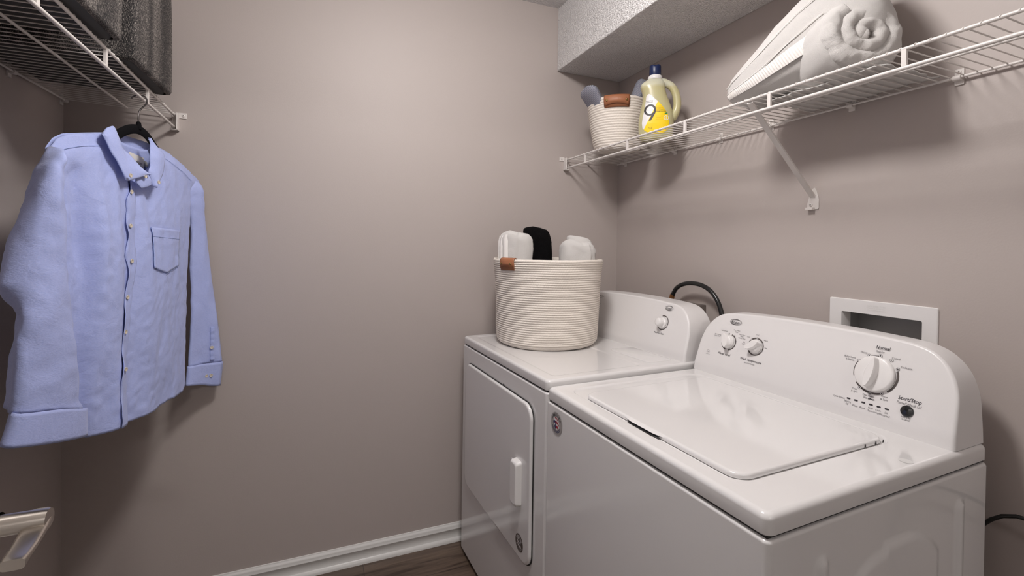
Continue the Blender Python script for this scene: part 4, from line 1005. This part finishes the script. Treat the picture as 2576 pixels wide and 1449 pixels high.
hkp = [(-1.8905, -.352, 1.706), (-1.888, -.352, 1.7110), (-1.882, -.352, 1.7155), (-1.875, -.352, 1.7183), (-1.868, -.352, 1.7183), (-1.860, -.352, 1.7155), (-1.8555, -.352, 1.709), (-1.8545, -.352, 1.703), (-1.857, -.352, 1.694), (-1.863, -.353, 1.686), (-1.869, -.355, 1.677), (-1.8715, -.357, 1.668), (-1.8722, -.359, 1.655), (-1.8720, -.3595, 1.638)]
MB().tube([lh(p) for p in resample(catmull(hkp), 70)], .0019, 10).build('hook', CHROME, hg)

sh = thing('dress_shirt', 'light blue button-down oxford shirt hanging from the black hanger', 'shirt', (HK.x, HK.y, 1.2))
def ls_(P_): return P_-Vector((HK.x, HK.y, 1.2))
SLt = [(.83, -.262), (.99, -.272), (1.13, -.288), (1.27, -.302), (1.38, -.314), (1.51, -.322)]
SRt = [(.82, .196), (.93, .208), (1.05, .222), (1.26, .228), (1.37, .226), (1.50, .236), (1.51, .285)]
ZT = [(-.33, 1.500), (-.3058, 1.5085), (-.2853, 1.5341), (-.2585, 1.5501), (-.1942, 1.5671), (-.15, 1.578), (-.12, 1.585)]
ZTR = [(.03, 1.594), (.08, 1.583), (.1215, 1.5747), (.1738, 1.559), (.23, 1.5396), (.2781, 1.5238), (.30, 1.5115)]
def ztop_f(s):   # front: dips to the placket top between the collar leaves
    return interp(ZT+[(-.105, 1.545), (-.085, 1.484), (-.020, 1.484), (.015, 1.520), (.045, 1.565), (.062, 1.584)]+ZTR[1:], s)
def ztop_b(s): return interp(ZT+[(-.10, 1.578), (-.04, 1.571), (.02, 1.569), (.05, 1.574), (.065, 1.584)]+ZTR[1:], s)
HEM = [(-.30, .88), (-.27, .862), (-.2265, .8337), (-.1946, .8285), (-.15, .8270), (-.0952, .8225), (-.0131, .82), (.0606, .827), (.18, .8244), (.21, .845)]
def fold(s, z):
    d = smooth01((1.50-z)/.25)
    f_ = .0080*sin(s*44+2.2*z+1.0+1.2*fbm(s*4, z*3, 8))*d*smooth01((.02-s)/.25+.3) + .0050*sin(s*95-3*z)*d*smooth01((-.12-s)/.1)
    f_ += .012*fbm(s*8, z*2.2, 1)*d + .0045*fbm(s*30, z*9, 4) + .0022*fbm(s*75, z*48, 5)
    f_ -= .014*math.exp(-((s+.262-(1.5-z)*.10)/.022)**2)*smooth01((1.50-z)/.05)*smooth01((z-1.05)/.3)   # pleat below the yoke
    return f_
def bulge(u, v): return (.040*(max(0, sin(pi*u))**.55))*(1-.75*v**6)
def body_grid(front, nu=90, nv=110):
    rows = []
    for i in range(nv+1):
        v = i/nv; R = []
        for j in range(nu+1):
            u = j/nu; zg = lerp(.84, 1.51, v); s = lerp(interp(SLt, zg), interp(SRt, zg), u)
            if v > .9: s = lerp(s, lerp(-.3058, .2982, u), smooth01((v-.9)/.1))
            zt = (ztop_f if front else ztop_b)(s); zb = interp(HEM, s); z = lerp(zb, zt, v)
            o = bulge(u, v)
            if front: o = .010*min(1, (1-v)*14+.25)+o*.95+fold(s, z)
            else: o = -(o*.8+.004)+.004*fbm(s*8, z*4, 9)
            R.append(ls_(Sp(s, z, o)))
        rows.append(R)
    return rows
MB().grid(body_grid(True)).build('front_panel', SHIRT, sh, angle=180, solid=.0009)
MB().grid(body_grid(False)).build('back_panel', SHIRT, sh, angle=180, solid=.0009)
def oF(s, z):   # outward offset of the front surface at (s, z)
    sl_, sr_ = interp(SLt, z), interp(SRt, z); u = max(0, min(1, (s-sl_)/(sr_-sl_))); v = max(0, min(1, (z-.83)/(ztop_f(s)-.83)))
    return .010*min(1, (1-v)*14+.25)+bulge(u, v)*.95+fold(s, z)
# placket: separate strip over the front with a wavy left edge
PL = [(.8312, -.1595), (.9572, -.1579), (1.0049, -.1456), (1.0549, -.1403), (1.1053, -.1350), (1.1605, -.1222), (1.2276, -.1154), (1.2695, -.1219), (1.3111, -.1148), (1.3523, -.1243), (1.3839, -.1171), (1.4146, -.1219), (1.441, -.1086), (1.478, -.098)]
rows = []
for i in range(90):
    z = lerp(.827, 1.478, i/89); a = interp(PL, z)-.0015*sin(z*60); b = interp([(.83, -.1187), (.967, -.1157), (1.05, -.1043), (1.152, -.0946), (1.247, -.0814), (1.354, -.0858), (1.45, -.068)], z)
    rows.append([ls_(Sp(s, z, oF(s, z)+.0045+(.003*sin(pi*i/89*11) if q == 0 else 0)*(1-q)-(.004 if q == 1 else 0))) for q in [j/6 for j in range(7)] for s in [lerp(a, b, q)]])
MB().grid(rows).build('placket', SHIRT, sh, angle=180, solid=.0012)
# yoke seams
def seam(pts, off, nm='seam'):
    MB().tube([ls_(Sp(p.x, p.y, off+oF(p.x, p.y)*0)) for p in resample([(a, b, 0) for a, b in pts], 24)], .0009, 6).build(nm, SEAMM, sh)
SEAMM = mat('seam_thread', (0.20, 0.27, 0.52), 0.9)
def seam_on(pts, nm='seam', o=.0015):
    MB().tube([ls_(Sp(p.x, p.y, oF(p.x, p.y)+o)) for p in resample(catmull([(a, b, 0) for a, b in pts]) if 'pocket' not in nm else [(a, b, 0) for a, b in pts], 60)], .0005, 6).build(nm, SEAMM, sh)
seam_on([(-.3085, 1.488), (-.2859, 1.5080), (-.2386, 1.5260), (-.1774, 1.5400)]); seam_on([(.0629, 1.5560), (.1193, 1.5390), (.185, 1.5200), (.2212, 1.5075)])
# pocket
pk = [(-.0233, 1.3445), (.1219, 1.3385), (.1105, 1.2278), (.0334, 1.2099), (-.0316, 1.2313)]
rows = []
for i in range(24):
    q = i/23; R = []
    for j in range(21):
        u = j/20; zl = lerp(1.3445, 1.2313, q); zr_ = lerp(1.3385, 1.2278, q); z = lerp(zl, zr_, u)-.018*q*(1-abs(2*u-.95)) ; s = lerp(lerp(-.0233, -.0316, q), lerp(.1219, .1105, q), u)
        R.append(ls_(Sp(s, z, oF(s, z)+.0028+.0012*fbm(s*60, z*60, 3))))
    rows.append(R)
MB().grid(rows).build('pocket', SHIRT, sh, angle=180, solid=.001)
seam_on([(-.0230, 1.3180), (.120, 1.3110)], 'pocket_seam', .0042)
seam_on([(-.0245, 1.3440), (-.0325, 1.2310), (.0334, 1.2090), (.1110, 1.2270), (.1225, 1.3385)], 'pocket_seam', .0034)
# sleeves
def patch(rails, n, closed=True, wob=.002, seed=0, cap=0.0):
    RR = [[(p.x, p.y, o) for p in resample([(a, b, 0) for a, b in poly], n)] for poly, o in rails]; rings = []
    for i in range(n):
        R = []
        for k_ in range(len(RR)):
            m_ = len(RR); P0, P1, P2, P3 = [Vector(RR[(k_+q) % m_ if closed else max(0, min(m_-1, k_+q))][i]) for q in (-1, 0, 1, 2)]
            if not closed and k_ == m_-1: R.append(P1); break
            for t in (0, .25, .5, .75): R.append(0.5*((2*P1)+(-P0+P2)*t+(2*P0-5*P1+4*P2-P3)*t*t+(-P0+3*P1-3*P2+P3)*t**3))
        ks = 1.0 if cap == 0 else min(1.0, .04+sqrt(min(1.0, i/(n*cap))))
        rings.append([ls_(Sp(q.x, q.y, q.z*ks+wob*ks*(fbm(q.x*30, q.y*9, seed)+.7*fbm(q.x*70, q.y*26, seed+3)))) for q in R])
    return rings
sl1 = [(-.306, 1.5085), (-.322, 1.490), (-.3458, 1.4515), (-.3734, 1.3651), (-.3995, 1.2833), (-.4185, 1.2113), (-.4092, 1.1882), (-.3793, 1.1462), (-.385, 1.0952), (-.395, 1.0229), (-.405, .962)]
sf1 = [(-.305, 1.5095), (-.340, 1.488), (-.362, 1.460), (-.3764, 1.4149), (-.388, 1.3404), (-.394, 1.2755), (-.4008, 1.2114), (-.412, 1.1567), (-.4195, 1.1026), (-.4243, 1.0327), (-.4281, .9617)]
sm1 = [(-.300, 1.511), (-.335, 1.492), (-.352, 1.46), (-.360, 1.42), (-.362, 1.30), (-.365, 1.18), (-.365, 1.05), (-.350, .942)]
sr1 = [(-.290, 1.512), (-.318, 1.495), (-.3334, 1.4627), (-.3296, 1.3775), (-.3241, 1.339), (-.3184, 1.2738), (-.3092, 1.1855), (-.2985, 1.0775), (-.2829, .9383), (-.2736, .9187)]
sb1 = [(-.295, 1.510), (-.312, 1.49), (-.325, 1.45), (-.325, 1.3), (-.315, 1.15), (-.300, 1.0), (-.290, .925)]
slL = MB().loft(patch([(sl1, .008), (sf1, .046), (sm1, .062), (sr1, .050), (sb1, .010), (sl1[:1]+[(a+.03, b) for a, b in sl1[1:]], -.018)], 80, wob=.0075, seed=2, cap=.10), True, False, False).build('sleeve', SHIRT, sh, angle=180, solid=.001)
slL['label'] = 'near sleeve hanging at the left of the shirt'
cuffm = patch([([(-.4090, .964), (-.432, .904)], .020), ([(-.4281, .9625), (-.4447, .9015)], .050), ([(-.352, .9445), (-.357, .876)], .066), ([(-.2696, .9175), (-.2690, .8545)], .054), ([(-.285, .925), (-.282, .862)], .016), ([(-.36, .945), (-.365, .885)], -.004)], 10, wob=.0012, seed=5)
MB().loft(cuffm, True, False, False).build('cuff', SHIRT, sh, angle=180, solid=.003)
so2 = [(.297, 1.5105), (.304, 1.47), (.3212, 1.3714), (.3429, 1.1747), (.3621, 1.0325), (.3779, .872)]
si2 = [(.262, 1.517), (.222, 1.490), (.228, 1.43), (.245, 1.3693), (.256, 1.151), (.2500, .9762), (.2399, .8791)]
md2 = [(.280, 1.514), (.276, 1.48), (.295, 1.36), (.312, 1.15), (.316, 1.0), (.310, .8765)]
MB().loft(patch([(si2, .004), ([(a+.004, b) for a, b in md2], .024), (so2, .004), (md2, -.012)], 70, wob=.005, seed=8, cap=.06), True, False, False).build('sleeve', SHIRT, sh, angle=180, solid=.001)
cf2 = patch([([(.2384, .883), (.2260, .8215)], .006), ([(.309, .8790), (.300, .8040)], .030), ([(.3795, .8740), (.3720, .7890)], .008), ([(.309, .878), (.300, .806)], -.010)], 10, wob=.0008, seed=9)
MB().loft(cf2, True, False, False).build('cuff', SHIRT, sh, angle=180, solid=.003)
rows = [[ls_(Sp(lerp(.338, .356, j/3), lerp(.884, 1.003, i/20), .0245+.0012*sin(i*1.9))) for j in range(4)] for i in range(21)]
MB().grid(rows).build('sleeve_placket', SHIRT, sh, angle=180, solid=.0015)
# collar: back stand, inner yoke, two leaves
def leaf(name, top_edge, low_edge, o_top, o_low, th=.0022, n=26, mid=.006):
    A_ = resample([(a, b, 0) for a, b in top_edge], n); B_ = resample([(a, b, 0) for a, b in low_edge], n); rows = []
    for i in range(n):
        R = []
        for j in range(13):
            q = j/12; p = A_[i].lerp(B_[i], q); o = lerp(interp(o_top, i/(n-1)), interp(o_low, i/(n-1)), q)+mid*sin(pi*q)+.0012*fbm(p.x*60, p.y*60, 2)
            R.append(ls_(Sp(p.x, p.y, o)))
        rows.append(R)
    return MB().grid(rows).build(name, SHIRT, sh, angle=180, solid=th)
leaf('collar_leaf', [(-.1945, 1.5650), (-.1767, 1.5853), (-.1531, 1.5971), (-.1429, 1.5905), (-.1354, 1.5700), (-.1320, 1.5480), (-.1080, 1.5300), (-.0844, 1.5067), (-.0615, 1.4899)],
     [(-.2006, 1.5640), (-.1926, 1.5500), (-.1815, 1.5241), (-.1700, 1.5080), (-.1619, 1.4939), (-.1546, 1.4739), (-.1445, 1.4572), (-.1074, 1.4700), (-.0630, 1.4870)],
     [(0, .030), (.35, .030), (.6, .038), (1, .056)], [(0, .036), (.5, .056), (1, .062)])
leaf('collar_leaf', [(-.0170, 1.5925), (-.0160, 1.5836), (-.0268, 1.5641), (-.0436, 1.5354), (-.0434, 1.5135), (-.0566, 1.4950), (-.0446, 1.4715), (-.0393, 1.4556)],
     [(-.0132, 1.5961), (.0069, 1.5800), (.0313, 1.5595), (.0277, 1.5484), (.0151, 1.5105), (.0025, 1.4937), (-.0180, 1.4700), (-.0360, 1.4550)],
     [(0, .030), (.4, .048), (1, .056)], [(0, .026), (.4, .046), (1, .060)])
bs_t = [(-.140, 1.586), (-.110, 1.600), (-.060, 1.6025), (-.020, 1.6000), (.015, 1.5990), (.045, 1.5980), (.070, 1.5930)]; bs_b = [(-.140, 1.560), (-.110, 1.566), (-.060, 1.562), (-.020, 1.560), (.015, 1.5620), (.045, 1.566), (.070, 1.570)]
rows = []
A_ = resample([(a, b, 0) for a, b in bs_t], 30); B_ = resample([(a, b, 0) for a, b in bs_b], 30)
for i in range(30):
    q = i/29; o = lerp(-.030, .012 if q < .5 else -.012, abs(2*q-1)**2.5)
    rows.append([ls_(Sp(A_[i].lerp(B_[i], j/6).x, A_[i].lerp(B_[i], j/6).y, o+.002*sin(pi*j/6))) for j in range(7)])
MB().grid(rows).build('collar_stand', SHIRT, sh, angle=180, solid=.002)
MB().tube([ls_(Sp(p.x, p.y, lerp(-.0275, .014 if i < 15 else -.0095, abs(2*i/29-1)**2.5))) for i, p in enumerate(B_)], .0009, 6).build('seam', SEAMM, sh)
leaf('neckband', [(-.100, 1.500), (-.085, 1.486), (-.062, 1.490), (-.045, 1.490)], [(-.100, 1.462), (-.080, 1.446), (-.060, 1.452), (-.040, 1.462)], [(0, .046), (1, .052)], [(0, .050), (1, .055)], n=12, mid=.003)
def flat(nm, pts, o, m_): MB().loft([[ls_(Sp(a, b, o+q)) for a, b in pts] for q in (0, .0006)]).build(nm, m_, sh, smooth=False)
flat('neck_label', [(-.030, 1.5530), (.0330, 1.5463), (.0330, 1.5030), (-.030, 1.5080)], -.012, PAPER)
flat('size_tag', [(.0310, 1.5405), (.0474, 1.5370), (.0512, 1.5235), (.0310, 1.5225)], -.0125, TAGG)
vs, fs = text_mesh('dlion.', .026, .0085, .0, .3)
MB().add([ls_(Sp(.010+x, 1.529+y-.10*x, -.0105)) for x, y in vs], fs).build('label_lettering', INK, sh, smooth=False)
bproto = None
def button(s, z, o, yaw_s=None):
    global bproto
    a = phi(s)
    if bproto is None:
        m = MB().lathe([(.0005, .0), (.0052, .0), (.0056, .0010), (.0052, .0020), (.0040, .0021), (.0034, .0015), (.0004, .0015)], 20)
        bproto = m.build('button', BTN, sh, angle=50); b = bproto
    else: b = copy_part(bproto, sh)
    b.location = ls_(Sp(s, z, o)); nrm_ = Vector((sin(a), -cos(a), 0)); b.rotation_euler = nrm_.to_track_quat('Z', 'Y').to_euler()
for s, z in ((-.1056, 1.4341), (-.1092, 1.3447), (-.1036, 1.2512), (-.1163, 1.1567), (-.1289, 1.0681), (-.1367, .9728)): button(s, z, oF(s, z)+.0060)
for s, z, o in ((-.1472, 1.4723, .0665), (-.0290, 1.4700, .0640), (-.0790, 1.4800, .0600), (.3450, .9315, .0265), (.3080, .8350, .0320), (.3424, .8340, .0300)): button(s, z, o)
